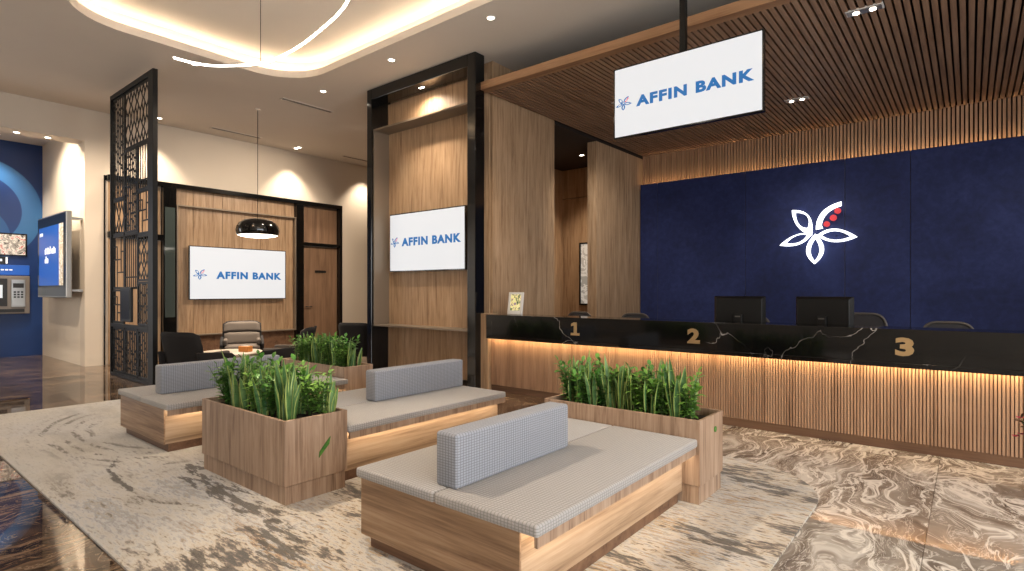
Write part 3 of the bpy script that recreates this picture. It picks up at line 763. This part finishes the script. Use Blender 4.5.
# monitors
def make_monitor(label, loc, rz):
    t = thing('computer_monitor', label, 'monitor', loc, rz, 'monitors on the teller desk')
    m = MB(); w_, h_ = .29, .41   # back shell tapers away from the screen
    m.add([(-w_, .02, .21), (w_, .02, .21), (w_, .02, .63), (-w_, .02, .63), (-w_ + .035, -.035, .235), (w_ - .035, -.035, .235), (w_ - .035, -.035, .60), (-w_ + .035, -.035, .60)],
          [(0, 1, 2, 3), (4, 7, 6, 5), (0, 4, 5, 1), (1, 5, 6, 2), (2, 6, 7, 3), (3, 7, 4, 0)])
    m.build('shell', M['monitor_black'], t, bevel=.006)
    MB().box(-.28, .28, .02, .026, .22, .62).build('screen', M['screen_dark'], t)
    MB().box(-.045, .045, -.07, -.03, .012, .42).build('stand', M['monitor_black'], t, bevel=.006)
    MB().box(-.13, .13, -.14, .06, .0, .014).build('foot', M['dark_plastic'], t, bevel=.004)
    MB().box(-.03, .03, -.074, -.07, .385, .4).build('badge', M['chair_rim'], t)
    return t
make_monitor('left computer monitor seen from behind, between numerals 2 and 3', (-2.1, 6.80, .762), .06)
make_monitor('right computer monitor seen from behind, nearest to numeral 3', (-1.22, 6.80, .762), -.14)

# teller chairs
def make_office_chair(label, loc, rz):
    t = thing('office_chair', label, 'chair', loc, rz, 'teller chairs behind the counter')
    pts = [];
    for k in range(0, 25):
        a = PI * k / 24
        x = -.24 * math.copysign(abs(math.cos(a)) ** .45, math.cos(a)); z = .62 + .5 * abs(math.sin(a)) ** .45
        pts.append((x, .26 + .05 * (z - .6), z))
    pts.append(pts[0])
    MB().tube(pts, .014, 8).build('back_frame', M['chair_rim'], t)
    m = MB(); vs = [p for p in pts[:-1]]; c0 = len(vs)
    m.add(vs + [(p[0], p[1] + .012, p[2]) for p in vs], [tuple(range(c0)), tuple(reversed(range(c0, 2 * c0)))])
    m.build('back_mesh', M['mesh_back'], t)
    MB().box(-.25, .25, -.24, .24, .44, .51).build('seat', M['mesh_back'], t, bevel=.03, seg=3)
    MB().bar((0, .2, .46), (0, .285, .72), .06, .02, up=(0, 1, -.3)).build('back_support', M['black_metal'], t)
    MB().lathe([(.03, .1), (.03, .44)], 12).build('column', M['steel'], t)
    m = MB(); mc = []
    for k in range(5):
        a = 2 * PI * k / 5; m.bar((0, 0, .1), (.29 * math.cos(a), .29 * math.sin(a), .07), .045, .03, up=(0, 0, 1))
    m.build('star_base', M['black_metal'], t)
    for k in range(5):
        a = 2 * PI * k / 5; cx, cy = .28 * math.cos(a), .28 * math.sin(a)
        MB().tube([(cx - .02 * math.sin(a), cy + .02 * math.cos(a), .03), (cx + .02 * math.sin(a), cy - .02 * math.cos(a), .03)], .03, 12).build('caster', M['dark_plastic'], t)
    return t
oc = make_office_chair('teller chair behind numeral 1, in front of the corridor opening', (-4.7, 7.15, 0), 0)
for x, y, r, l in ((-3.75, 7.2, .1, 'teller chair against the oak end wall between numerals 1 and 2'),
                   (-2.18, 7.35, .05, 'teller chair behind the left computer monitor'),
                   (-.98, 7.35, -.1, 'teller chair showing just right of the right computer monitor'),
                   (-.18, 7.2, .0, 'teller chair alone right of numeral 3 before the navy wall')):
    c = dup(oc, (x, y, 0), r, l)
    if x == -.98: c.scale = (1, 1, 1.06)

# corridor mirror
mr = thing('corridor_mirror', 'narrow black framed pale panel hanging in the oak corridor', 'mirror', (-6.75, YB - .12, 1.12))
MB().ring([(-.42, 0), (.42, 0), (.42, 1.47), (-.42, 1.47)], [(-.385, .035), (.385, .035), (.385, 1.435), (-.385, 1.435)], -.05, 0).build('frame', M['black_metal'], mr)
MB().box(-.39, .39, -.03, 0, .03, 1.44).build('glass', M['speckle'], mr)

# ------------------------------------------------------------------ rug
RZ = .014
def make_rug():
    pts = rrect(-8.75, -.80, 1.0, 4.96, .06, 4); big = []
    r = .75
    pts = [p for p in pts if not (p[0] > -1.2 and p[1] > 4.5)]
    arc = [(-.80 - r + r * math.cos(a), 4.96 - r + r * math.sin(a)) for a in [PI / 2 * k / 14 for k in range(15)]]
    pts = arc + pts
    m = MB(); n = len(pts)
    m.add([(x, y, 0.001) for x, y in pts] + [(x, y, RZ) for x, y in pts], [tuple(reversed(range(n))), tuple(range(n, 2 * n))] + [(k, (k + 1) % n, n + (k + 1) % n, n + k) for k in range(n)])
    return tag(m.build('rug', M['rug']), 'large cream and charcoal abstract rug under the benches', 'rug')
make_rug()

# ------------------------------------------------------------------ benches
def make_bench(label, x1, y0, y1, rest, w=1.27, far_end=False):
    """x1: the lit long side; pads meet along the middle"""
    t = thing('upholstered_bench', label, 'bench', (x1, y0, RZ), 0)
    L = y1 - y0; z = -RZ
    MB().box(-w + .06, -.13, .06, L - .02, 0, .09 + z).build('plinth', M['plinth'], t)
    MB().box(-w + .03, -.11, .03, L, .09 + z, .405 + z).build('body', M['oak_cross'] if False else M['oak_flat'], t, bevel=.003)
    MB().box(-w + .028, -.108, .018, .03, .09 + z, .405 + z).build('end_panel', M['oak_cross'], t)
    MB().box(-.03, -.012, .02, L, .355 + z, .405 + z).build('fascia', M['oak_light'], t)
    MB().box(-.05, -.034, .05, L - .03, .385 + z, .40 + z).build('led_strip', M['led_bench'], t)
    mid = -w / 2
    for a, b in ((-w, mid - .002), (mid + .002, 0)):
        MB().box(a, b, 0, L, .405 + z, .46 + z).build('seat_pad', M['fabric_seat'], t, bevel=.014, seg=3)
    a, b = rest
    MB().box(mid - .08, mid + .07, a - y0, b - y0, .46 + z, .735 + z).build('backrest', M['fabric'], t, bevel=.018, seg=3)
    return t
make_bench('grey upholstered oak bench in the foreground with an unobstructed long lit side', -1.41, 1.9, 3.70, (1.99, 3.0))
make_bench('grey upholstered oak bench in the middle, behind the planter nearest the rug edge', -3.54, 2.45, 4.26, (3.12, 4.24))
make_bench('farthest grey upholstered oak bench, in front of the lattice divider', -5.42, 1.9, 3.75, (2.05, 3.25))

# ------------------------------------------------------------------ planters
def make_planter(label, x0, x1, y0, y1, h=.58):
    t = thing('planter_box', label, 'planter', ((x0 + x1) / 2, (y0 + y1) / 2, RZ))
    a, b = (x1 - x0) / 2, (y1 - y0) / 2; z = -RZ; k = .022
    m = MB()
    o = [(-a, -b), (a, -b), (a, b), (-a, b)]; i = [(-a + k, -b + k), (a - k, -b + k), (a - k, b - k), (-a + k, b - k)]
    z0, z1 = .125, h + z
    vs = [(x, y, zz) for zz in (z0, z1) for L in (o, i) for x, y in L]; fs = []
    for q in range(4):
        j = (q + 1) % 4
        fs += [(q, j, 8 + j, 8 + q), (4 + q, 12 + q, 12 + j, 4 + j), (8 + q, 8 + j, 12 + j, 12 + q), (q, 4 + q, 4 + j, j)]
    m.add(vs, fs); m.build('box', M['oak_light'], t, bevel=.003)
    MB().box(-a + .012, a - .012, -b + .012, b - .012, 0, .12).build('plinth', M['oak_light'], t)
    n = 14; m = MB(); vs = []; fs = []
    rr = random.Random(int(x0 * 10))
    for q in range(n + 1):
        for j in range(n + 1):
            vs.append((-a + k + (2 * a - 2 * k) * q / n, -b + k + (2 * b - 2 * k) * j / n, h - .07 + rr.uniform(-.012, .012)))
    for q in range(n):
        for j in range(n): fs.append((q * (n + 1) + j, (q + 1) * (n + 1) + j, (q + 1) * (n + 1) + j + 1, q * (n + 1) + j + 1))
    m.add(vs, fs, 0, True).build('soil', M['soil'], t)
    return t
pl1 = make_planter('oak planter box nearest the camera on the left, before the middle bench', -4.82, -3.54, 1.95, 2.44)
pl2 = make_planter('oak planter box at the end of the foreground bench, before the counter', -2.68, -1.40, 3.71, 4.16)
pl3 = make_planter('oak planter box at the end of the farthest bench, before the tall oak panel', -6.9, -5.52, 3.76, 4.16)
# leaf shaped wall badges on the planter ends
b1 = MB(); b1.plate([(-.05, -.05), (-.02, -.02), (.03, .03), (.04, .08), (.0, .04), (-.045, -.01)], 0, .006)
b1 = b1.build('leaf_badge', M['leaf_dark'], pl1); b1.rotation_euler = (0, 0, PI / 2); b1.location = (.642 + .006, .06, .32)
b2 = MB().lathe([(.0, .0), (.02, .0), (.02, .008), (0, .008)], 16).build('lock_badge', M['leaf_dark'], pl2); b2.rotation_euler = (0, PI / 2, 0); b2.location = (.64, .06, .46)

def snake_plant(r, hmin, hmax, nb):
    m = MB()
    for k in range(nb):
        a = r.uniform(0, 2 * PI); rad = r.uniform(.0, .06); bx, by = rad * math.cos(a), rad * math.sin(a)
        L = r.uniform(hmin, hmax); wd = r.uniform(.016, .028); lean = r.uniform(.02, .2); la = a + r.uniform(-.6, .6)
        fa = r.uniform(0, PI); tw = r.uniform(-.6, .6); ns = 8
        vs = []; fs = []; mis = []
        for i in range(ns + 1):
            t = i / ns
            w_ = wd * (.55 + 1.1 * t if t < .4 else 1.0) * (1 if t < .55 else max(.02, 1 - ((t - .55) / .45) ** 1.6))
            cx = bx + math.cos(la) * lean * L * t ** 1.6; cy = by + math.sin(la) * lean * L * t ** 1.6; cz = L * t - .02
            ang = fa + tw * t; dx, dy = math.cos(ang), math.sin(ang); nx_, ny_ = -dy, dx
            for q, (sx, cup) in enumerate(((-1, .45), (-.74, .24), (0, 0), (.74, .24), (1, .45))):
                vs.append((cx + dx * sx * w_ + nx_ * cup * w_, cy + dy * sx * w_ + ny_ * cup * w_, cz))
        o = len(m.v)
        for i in range(ns):
            for q in range(4): m.f.append(tuple(o + z_ for z_ in (i * 5 + q, i * 5 + q + 1, (i + 1) * 5 + q + 1, (i + 1) * 5 + q))); m.mi.append(1 if q in (0, 3) else 0); m.sm.append(True)
        m.v += vs
    return m
def shrub(r, h, ns, dens=1.0, size=1.0):
    st = MB(); lf = MB()
    for k in range(ns):
        a = 2 * PI * k / ns + r.uniform(-.4, .4); L = h * r.uniform(.65, 1.0); out = r.uniform(.1, .45)
        pts = []
        for i in range(6):
            t = i / 5; pts.append(Vector((math.cos(a) * out * L * t ** 1.4, math.sin(a) * out * L * t ** 1.4, L * t - .015)))
        st.tube(pts, [.005, .0045, .004, .0035, .003, .002], 5)
        nl = int(9 * dens * L / .3) + 4
        for i in range(nl):
            t = .22 + .78 * i / (nl - 1)
            f = t * 5; i0 = min(4, int(f)); p = pts[i0].lerp(pts[i0 + 1], f - i0)
            for sgn in ((1, -1) if i < nl - 1 else (0,)):
                la = a + i * 1.2 + sgn * PI / 2 + r.uniform(-.3, .3); el = r.uniform(.15, .75) if sgn else 1.1
                ll = r.uniform(.042, .068) * size; lw = ll * r.uniform(.21, .29)
                d = Vector((math.cos(la) * math.cos(el), math.sin(la) * math.cos(el), math.sin(el)))
                sd = d.cross(Vector((0, 0, 1))); sd = sd.normalized() if sd.length > .01 else Vector((1, 0, 0))
                up = sd.cross(d)
                vs = []
                for tt, ww in ((0, .1), (.25, .85), (.5, 1.0), (.78, .6), (1.0, .02)):
                    c = p + d * ll * tt - Vector((0, 0, 1)) * ll * .25 * tt * tt
                    vs += [c - sd * lw * ww + up * lw * .3 * ww, c, c + sd * lw * ww + up * lw * .3 * ww]
                fs = []
                for q in range(4): fs += [(q * 3, q * 3 + 1, q * 3 + 4, q * 3 + 3), (q * 3 + 1, q * 3 + 2, q * 3 + 5, q * 3 + 4)]
                lf.add(vs, fs, 0, True)
    return st, lf

rng = random.Random(11)
SN = [snake_plant(rng, .26, .43, n).build('snake_plant', [M['blade'], M['blade_edge']], recalc=False) for n in (6, 7, 5, 7, 6)]
SH = []
for k in range(4):
    st_, lf_ = shrub(rng, .35, 7, .85, 1.25)
    o = st_.build('leafy_plant', M['stem']); l_ = lf_.build('foliage', M['leaf' if k % 2 else 'leaf_dark'], o, recalc=False)
    SH.append((o, l_))
used_n, used_h = set(), set()
def plant_bed(x0, x1, y0, y1, z, snakes, shrubs, lab_s, lab_h, grp_s, grp_h, hs=1.0):
    """two loose rows; snake plants and shrubs interleaved"""
    n = snakes + shrubs; kinds = ['s'] * snakes + ['h'] * shrubs
    rng.shuffle(kinds)
    rows = 2; per = (n + 1) // rows
    for i, kd in enumerate(kinds):
        r_, c_ = i % rows, i // rows
        x = x0 + (x1 - x0) * (c_ + .5 + rng.uniform(-.25, .25) + (.25 if r_ else -.15)) / (per + .2)
        y = y0 + (y1 - y0) * (r_ + .5 + rng.uniform(-.2, .2)) / rows
        sc = rng.uniform(.85, 1.12) * hs; rz = rng.uniform(0, 2 * PI)
        if kd == 's':
            k = rng.randrange(len(SN)); o = SN[k]
            if k in used_n: o = o.copy(); C.objects.link(o)
            used_n.add(k)
            tag(o, lab_s, 'plant', grp_s)
        else:
            k = rng.randrange(len(SH)); o, l_ = SH[k]
            if k in used_h:
                o = o.copy(); C.objects.link(o); l2 = l_.copy(); C.objects.link(l2); l2.parent = o
            used_h.add(k)
            tag(o, lab_h, 'plant', grp_h)
        o.location = (x, y, z); o.rotation_euler = (0, 0, rz); o.scale = (sc, sc, sc)
ZS = .51 + RZ
plant_bed(-4.74, -3.62, 2.0, 2.39, ZS, 15, 13, 'upright snake plant in the left planter before the middle bench', 'green leafy plant in the left planter before the middle bench', 'snake plants in the left planter', 'leafy plants in the left planter', 1.05)
plant_bed(-2.58, -1.50, 3.80, 4.08, ZS, 13, 12, 'upright snake plant in the planter before the teller counter', 'green leafy plant in the planter before the teller counter', 'snake plants in the planter before the counter', 'leafy plants in the planter before the counter', 1.06)
plant_bed(-6.7, -5.62, 3.84, 4.08, ZS, 15, 14, 'upright snake plant in the far planter beside the tall oak panel', 'green leafy plant in the far planter beside the tall oak panel', 'snake plants in the far planter', 'leafy plants in the far planter', 1.0)
for k, o in enumerate(SN):
    if k not in used_n: bpy.data.objects.remove(o)
for k, (o, l_) in enumerate(SH):
    if k not in used_h: bpy.data.objects.remove(l_); bpy.data.objects.remove(o)

# flowering pot at the right picture edge, by the counter
fp = thing('flowering_plant', 'bronze leaved pink flowering pot plant by the counter front', 'plant', (.385, 5.55, .002))
MB().lathe([(.05, 0), (.07, .26), (.078, .26), (.078, .29), (.068, .29), (.064, .24), (0, .24)], 24).build('pot', M['pot'], fp)
rg2 = random.Random(3); st_, lf_ = shrub(rg2, .34, 9, 1.2, 1.2)
st_.build('stems', M['stem'], fp, loc=(0, 0, .25)); lf_.build('foliage', M['leaf_brown'], fp, recalc=False, loc=(0, 0, .25))
m = MB()
for k in range(14):
    a = rg2.uniform(0, 2 * PI); r_ = rg2.uniform(.08, .2); c = Vector((r_ * math.cos(a), r_ * math.sin(a), rg2.uniform(.32, .5)))
    for q in range(5):
        b_ = 2 * PI * q / 5; d = Vector((math.cos(b_), math.sin(b_), .4)) * .028; s_ = Vector((-math.sin(b_), math.cos(b_), 0)) * .012
        m.add([c, c + d * .6 + s_, c + d, c + d * .6 - s_], [(0, 1, 2, 3)])
m.build('blossom', M['petal_pink'], fp, recalc=False)

# ------------------------------------------------------------------ lounge furniture
def make_armchair(label, loc, rz):
    """wing armchair facing local -Y"""
    t = thing('lounge_armchair', label, 'armchair', loc, rz, 'armchairs around the lounge table')
    def slab(wd, z0, z1, y0, th, wing=.10, nu=10, nv=8, crown=.05):
        """curved upholstered slab: leans back with height, sides wrap forward, top corners rounded"""
        m = MB(); vs = []
        for side in (0, 1):
            for j in range(nv + 1):
                for i in range(nu + 1):
                    u = -1 + 2 * i / nu; v = j / nv; z = z0 + (z1 - z0) * v
                    puff = th * (1 - .35 * max(abs(u) ** 6, (2 * abs(v - .5)) ** 8)) if side else 0
                    vs.append((u * wd / 2 * (1 - .06 * v), y0 + .24 * (z - .3) - wing * abs(u) ** 3 - puff, z - crown * abs(u) ** 8 * v))
        n = (nu + 1) * (nv + 1); fs = []
        for j in range(nv):
            for i in range(nu):
                q = j * (nu + 1) + i; fs.append((q, q + 1, q + nu + 2, q + nu + 1)); fs.append((n + q, n + q + nu + 1, n + q + nu + 2, n + q + 1))
        rim = [i for i in range(nu + 1)] + [j * (nu + 1) + nu for j in range(1, nv + 1)] + [nv * (nu + 1) + i for i in range(nu - 1, -1, -1)] + [j * (nu + 1) for j in range(nv - 1, 0, -1)]
        for k in range(len(rim)): p, q = rim[k], rim[(k + 1) % len(rim)]; fs.append((p, n + p, n + q, q))
        return m.add(vs, fs, 0, True)
    slab(.70, .26, .88, .24, .05).build('shell', M['chair_shell'], t)
    slab(.64, .44, .67, .195, .09, .05, crown=.02).build('back_cushion', M['chair_pad'], t)
    slab(.64, .68, .865, .195, .075, .05, crown=.04).build('head_cushion', M['chair_pad'], t)
    for s_ in (-1, 1):
        xa_, xb_ = sorted((s_ * .315, s_ * .365)); m = MB()
        pr_ = [(.26, .28), (.30, .60), (.0, .575), (-.32, .535), (-.40, .48), (-.36, .28)]
        n_ = len(pr_); m.add([(x, y, z) for x in (xa_, xb_) for y, z in pr_], [tuple(range(n_)), tuple(reversed(range(n_, 2 * n_)))] + [(k, n_ + k, n_ + (k + 1) % n_, (k + 1) % n_) for k in range(n_)])
        m.build('arm', M['chair_shell'], t, bevel=.018, seg=3)
        xa_, xb_ = sorted((s_ * .24, s_ * .314))
        MB().box(xa_, xb_, -.34, .12, .46, .57).build('arm_pad', M['chair_pad'], t, bevel=.03, seg=3)
    MB().box(-.30, .30, -.38, .14, .28, .455).build('seat_cushion', M['chair_pad'], t, bevel=.04, seg=3)
    for sx in (-1, 1):
        for sy in (-1, 1): MB().tube([(sx * .24, sy * .22, .27), (sx * .31, sy * .29, 0)], [.02, .012], 8).build('leg', M['black_metal'], t)
    return t
def face(x, y, tx, ty): return math.atan2(ty - y, tx - x) + PI / 2
A = make_armchair('charcoal armchair beside the lattice divider, seen from behind', (-8.68, 3.42, 0), face(-8.68, 3.42, -9.1, 4.4))
for x, y, tx, ty, l in ((-10.55, 4.98, 0, 0, 'taupe armchair facing the camera under the wide lounge display'),
                        (-8.40, 4.74, -9.1, 4.05, 'charcoal armchair turned sideways, right of the orange box'),
                        (-8.75, 6.35, -9.3, 7.6, 'charcoal armchair with its back to the far planter'),
                        (-8.75, 7.45, -11.5, 7.6, 'armchair half hidden beside the black frame of the oak panel')):
    dup(A, (x, y, 0), face(x, y, tx, ty), l)
tb = thing('coffee_table', 'low round pale table between the lounge armchairs', 'table', (-9.3, 4.2, 0))
MB().lathe([(0, .43), (.46, .43), (.48, .445), (.48, .46), (.46, .47), (0, .47)], 40).build('table_top', M['table_top'], tb)
MB().lathe([(.26, 0), (.26, .015), (.05, .03), (.035, .1), (.035, .43)], 24).build('pedestal', M['black_metal'], tb)
ob = thing('tissue_box', 'orange box on the lounge table', 'box', (-9.08, 4.34, .472), .4)
MB().box(-.09, .09, -.06, .06, 0, .09).build('carton', M['orange'], ob, bevel=.008)
MB().box(-.06, .06, -.03, .03, .09, .093).build('opening', M['table_top'], ob)

# pendant lamp
pn = thing('pendant_lamp', 'glossy black dome pendant lamp hanging over the lounge', 'lamp', (-10.5, 5.25, 2.47))
prof = [(.355, .035), (.375, .07), (.385, .13), (.37, .2), (.325, .27), (.24, .325), (.12, .352), (.02, .36), (0, .36)]
m = MB().lathe([(.34, .035)] + prof, 36, cap=False); m.build('shade', M['black_gloss'], pn)
MB().lathe([(0, -.01), (.2, .0), (.31, .02), (.355, .036)], 36, cap=False).build('diffuser', M['lamp_inner'], pn)
MB().tube([(0, 0, .34), (0, 0, H - 2.5 - .03)], .006, 6).build('cord', M['black_metal'], pn)
MB().lathe([(.05, H - 2.5 - .03), (.05, H - 2.5 - .003)], 16).build('ceiling_rose', M['ceiling'], pn)
light('pendant_bulb', 'SPOT', (0, 0, -.04), 420, WARM, pn, spot_size=2.4, spot_blend=.8, shadow_soft_size=.2)

# curved tube pendant
rp = thing('curved_tube_light', 'thin white curved tube light hanging below the glowing ceiling cove', 'lamp', (0, 0, 4.2))
key = [(-7.28, 2.63), (-7.26, 2.85), (-7.12, 3.07), (-6.65, 3.36), (-6.07, 3.41), (-5.32, 3.33), (-4.56, 3.15), (-3.8, 2.7), (-3.3, 1.9), (-3.4, 1.1), (-4.1, .6)]
pts = []
for i in range(len(key) - 1):
    p0, p1, p2, p3 = [Vector((*key[max(0, min(len(key) - 1, i + q))], 0)) for q in (-1, 0, 1, 2)]
    for s_ in range(8):
        t = s_ / 8; pts.append(.5 * ((2 * p1) + (p2 - p0) * t + (2 * p0 - 5 * p1 + 4 * p2 - p3) * t * t + (3 * p1 - p0 - 3 * p2 + p3) * t ** 3))
pts.append(Vector((*key[-1], 0)))
MB().tube(pts, .0115, 10).build('tube', M['led_white'], rp)
for q in (3, 6, 8): MB().tube([(key[q][0], key[q][1], .015), (key[q][0], key[q][1], H - 4.2 + (.26 if q > 2 else 0))], .004, 6).build('cable', M['black_metal'], rp)

# ------------------------------------------------------------------ ceiling fittings
def downlight(x, y, z, label, power, target=None, size=1.5, twin=False, col=WARM, blend=.7):
    t = thing('ceiling_downlight', label, 'ceiling light', (x, y, z), 0, 'recessed ceiling downlights')
    for k in ((-.07, .07) if twin else (0,)):
        MB().lathe([(.045, -.004), (.062, -.008), (.066, -.001), (.066, .0)], 24, (k, 0), cap=False).build('trim_ring', M['white_paint'], t)
        MB().lathe([(0, -.0035), (.046, -.0035), (.046, -.001)], 24, (k, 0), cap=False).build('lens', M['lens'], t)
    if power: light('beam', 'SPOT', (0, 0, -.03), power, col, t, spot_size=size, spot_blend=blend, shadow_soft_size=.06, target=(Vector(target) - Vector((x, y, z)) if target else (0, 0, -1)))
    return t
downlight(-9.25, 3.64, H, 'ceiling downlight beside the left tip of the curved tube light', 260)
downlight(-8.77, 5.55, H, 'ceiling downlight just below the front corner of the glowing cove', 260)
downlight(-6.78, 5.45, H, 'ceiling downlight above the tall oak panel with black frame', 330, (-6.7, 6.2, 0))
downlight(-4.75, 5.41, H, 'ceiling downlight nearest the left end of the slatted canopy', 330)
downlight(-12.7, 4.32, H, 'ceiling downlight close to the lattice divider by the lounge wall', 300, (-12.85, 4.32, 0))
downlight(-12.72, 7.35, H, 'twin ceiling downlight washing the wall above the lounge panelling', 330, (-12.9, 7.4, 0), twin=True)
downlight(-12.72, 9.6, H, 'added ceiling downlight hidden behind the oak panel lighting the lounge corner', 300, (-12.9, 9.3, 0))  # out of sight, added to brighten the lounge corner
downlight(-13.42, 2.25, 4.33, 'downlight in the lip above the cash machine recess', 120, (-15.4, 2.4, 1.6))
downlight(-15.9, 2.35, 4.75, 'downlight close to the blue wall above the cash machine', 170, (-16.3, 2.3, 1), col=NEUT)
downlight(-14.2, 2.1, 4.75, 'downlight washing the pale pillar face', 420, (-14.0, 3.3, 2.0), size=2.2)
downlight(-13.42, 2.7, 4.33, 'downlight in the lip beside the pale pillar', 160, (-13.4, 3.2, 1.0), size=2.0)
downlight(-5.4, 1.5, H, 'ceiling downlight out over the rug before the middle bench', 800, (-2.2, 2.5, .4), size=.85)
downlight(-3.0, .6, H, 'added unseen ceiling downlight over the near rug', 70, size=1.9)  # unseen fill lamp added for the near floor
downlight(-7.6, .4, H, 'added unseen ceiling downlight over the left rug edge', 240, size=1.9)  # unseen fill lamp added for the left side
downlight(-11.2, 1.4, H, 'added unseen ceiling downlight over the dark floor before the lattice divider', 800, (-13.0, 5.0, 1.2), size=1.3)  # unseen lamp, added to brighten the lounge through the lattice
downlight(-9.2, 7.6, H, 'added ceiling downlight hidden behind the oak panel over the rear armchairs', 800, (-13.1, 6.0, 1.4), size=1.6)  # added where the portal covers it, brightens the lounge wall
downlight(.8, 4.6, H, 'added unseen ceiling downlight over the marble floor right of the rug', 170, size=1.9)  # unseen fill lamp added for the right floor
downlight(-.6, 1.2, H, 'added unseen ceiling downlight above the photographer', 110, size=1.9)  # unseen lamp added as general room fill
downlight(-6.45, 10.3, 4.36, 'small downlight in the corridor ceiling behind the tellers', 230, size=2.0)

def twin_box(x, y, z, label, power, target):
    t = thing('canopy_spotlight', label, 'ceiling light', (x, y, z), 0, 'twin spotlights in the canopy')
    MB().ring([(-.17, -.07), (.17, -.07), (.17, .07), (-.17, .07)], [(-.15, -.05), (.15, -.05), (.15, .05), (-.15, .05)], 0, .02).build('frame', M['white_paint'], t).rotation_euler = (PI / 2, 0, 0)
    MB().box(-.155, .155, -.055, .055, -.008, -.003).build('tray', M['steel'], t)
    for k in (-.075, .075):
        MB().lathe([(0, -.016), (.027, -.016), (.032, -.009)], 20, (k, 0), cap=False).build('lens', M['lens'], t)
    light('beam', 'SPOT', (0, 0, -.06), power, NEUT, t, spot_size=1.5, spot_blend=.9, shadow_soft_size=.08, target=Vector(target) - Vector((x, y, z)))
twin_box(-.86, 6.92, 4.395, 'twin canopy spotlight nearest the top edge of the picture', 170, (-1.2, 11.4, 1.0))
twin_box(-2.07, 9.5, 4.395, 'twin canopy spotlight right of the hanging display', 130, (-2.4, 11.4, .6))
twin_box(-4.2, 7.9, 4.395, 'twin canopy spotlight hidden behind the hanging display', 260, (-5.6, 9.8, 1.6))
twin_box(1.4, 9.0, 4.395, 'twin canopy spotlight over the right teller places', 130, (1.2, 11.4, 1.0))

def vent(x, y0, y1, label):
    t = thing('slot_vent', label, 'air vent', (x, (y0 + y1) / 2, H), 0)
    L = (y1 - y0) / 2
    MB().box(-.07, -.045, -L, L, -.012, -.001).box(.045, .07, -L, L, -.012, -.001).box(-.045, .045, -L, -L + .02, -.012, -.001).box(-.045, .045, L - .02, L, -.012, -.001).build('frame', M['ceiling'], t)
    MB().box(-.045, .045, -L + .02, L - .02, -.004, -.001).build('slot', M['backing'], t)
    MB().box(-.008, .008, -L + .02, L - .02, -.012, -.004).build('vane', M['dark_bronze'], t)
vent(-9.66, 5.26, 6.31, 'linear ceiling vent left of the tall oak panel, nearest the cove')
vent(-12.55, 5.25, 6.35, 'linear ceiling vent above the pendant lamp by the lounge wall')
vent(-12.55, 8.5, 9.6, 'linear ceiling vent partly behind the tall oak panel')

# ------------------------------------------------------------------ daylight, added side fill and world
light('window_daylight', 'AREA', (XR + .6, 1.0, 2.05), 900, (.96, .98, 1.0), target=(-4, 1.0, 1.9), shape='RECTANGLE', size=9.0, size_y=3.6)
light('side_fill_light', 'AREA', (XA - .6, -2.9, 2.0), 330, (1.0, .95, .88), target=(-8, -1.5, 2.4), shape='RECTANGLE', size=3.9, size_y=3.9)  # added fill outside the side windows, lifts the left ceiling and lounge
wd = bpy.data.worlds.new('world'); S.world = wd; wd.use_nodes = True
bg = wd.node_tree.nodes['Background']; bg.inputs[0].default_value = (.75, .85, 1, 1); bg.inputs[1].default_value = .6

# ------------------------------------------------------------------ view
vs_ = S.view_settings
S.display_settings.display_device = 'sRGB'
vs_.view_transform = 'Standard'; vs_.look = 'None'; vs_.gamma = 1; vs_.use_curve_mapping = False; vs_.exposure = 0
S.cycles.use_denoising = True
S.cycles.max_bounces = 8; S.cycles.diffuse_bounces = 5; S.cycles.glossy_bounces = 4
S.cycles.sample_clamp_indirect = 6
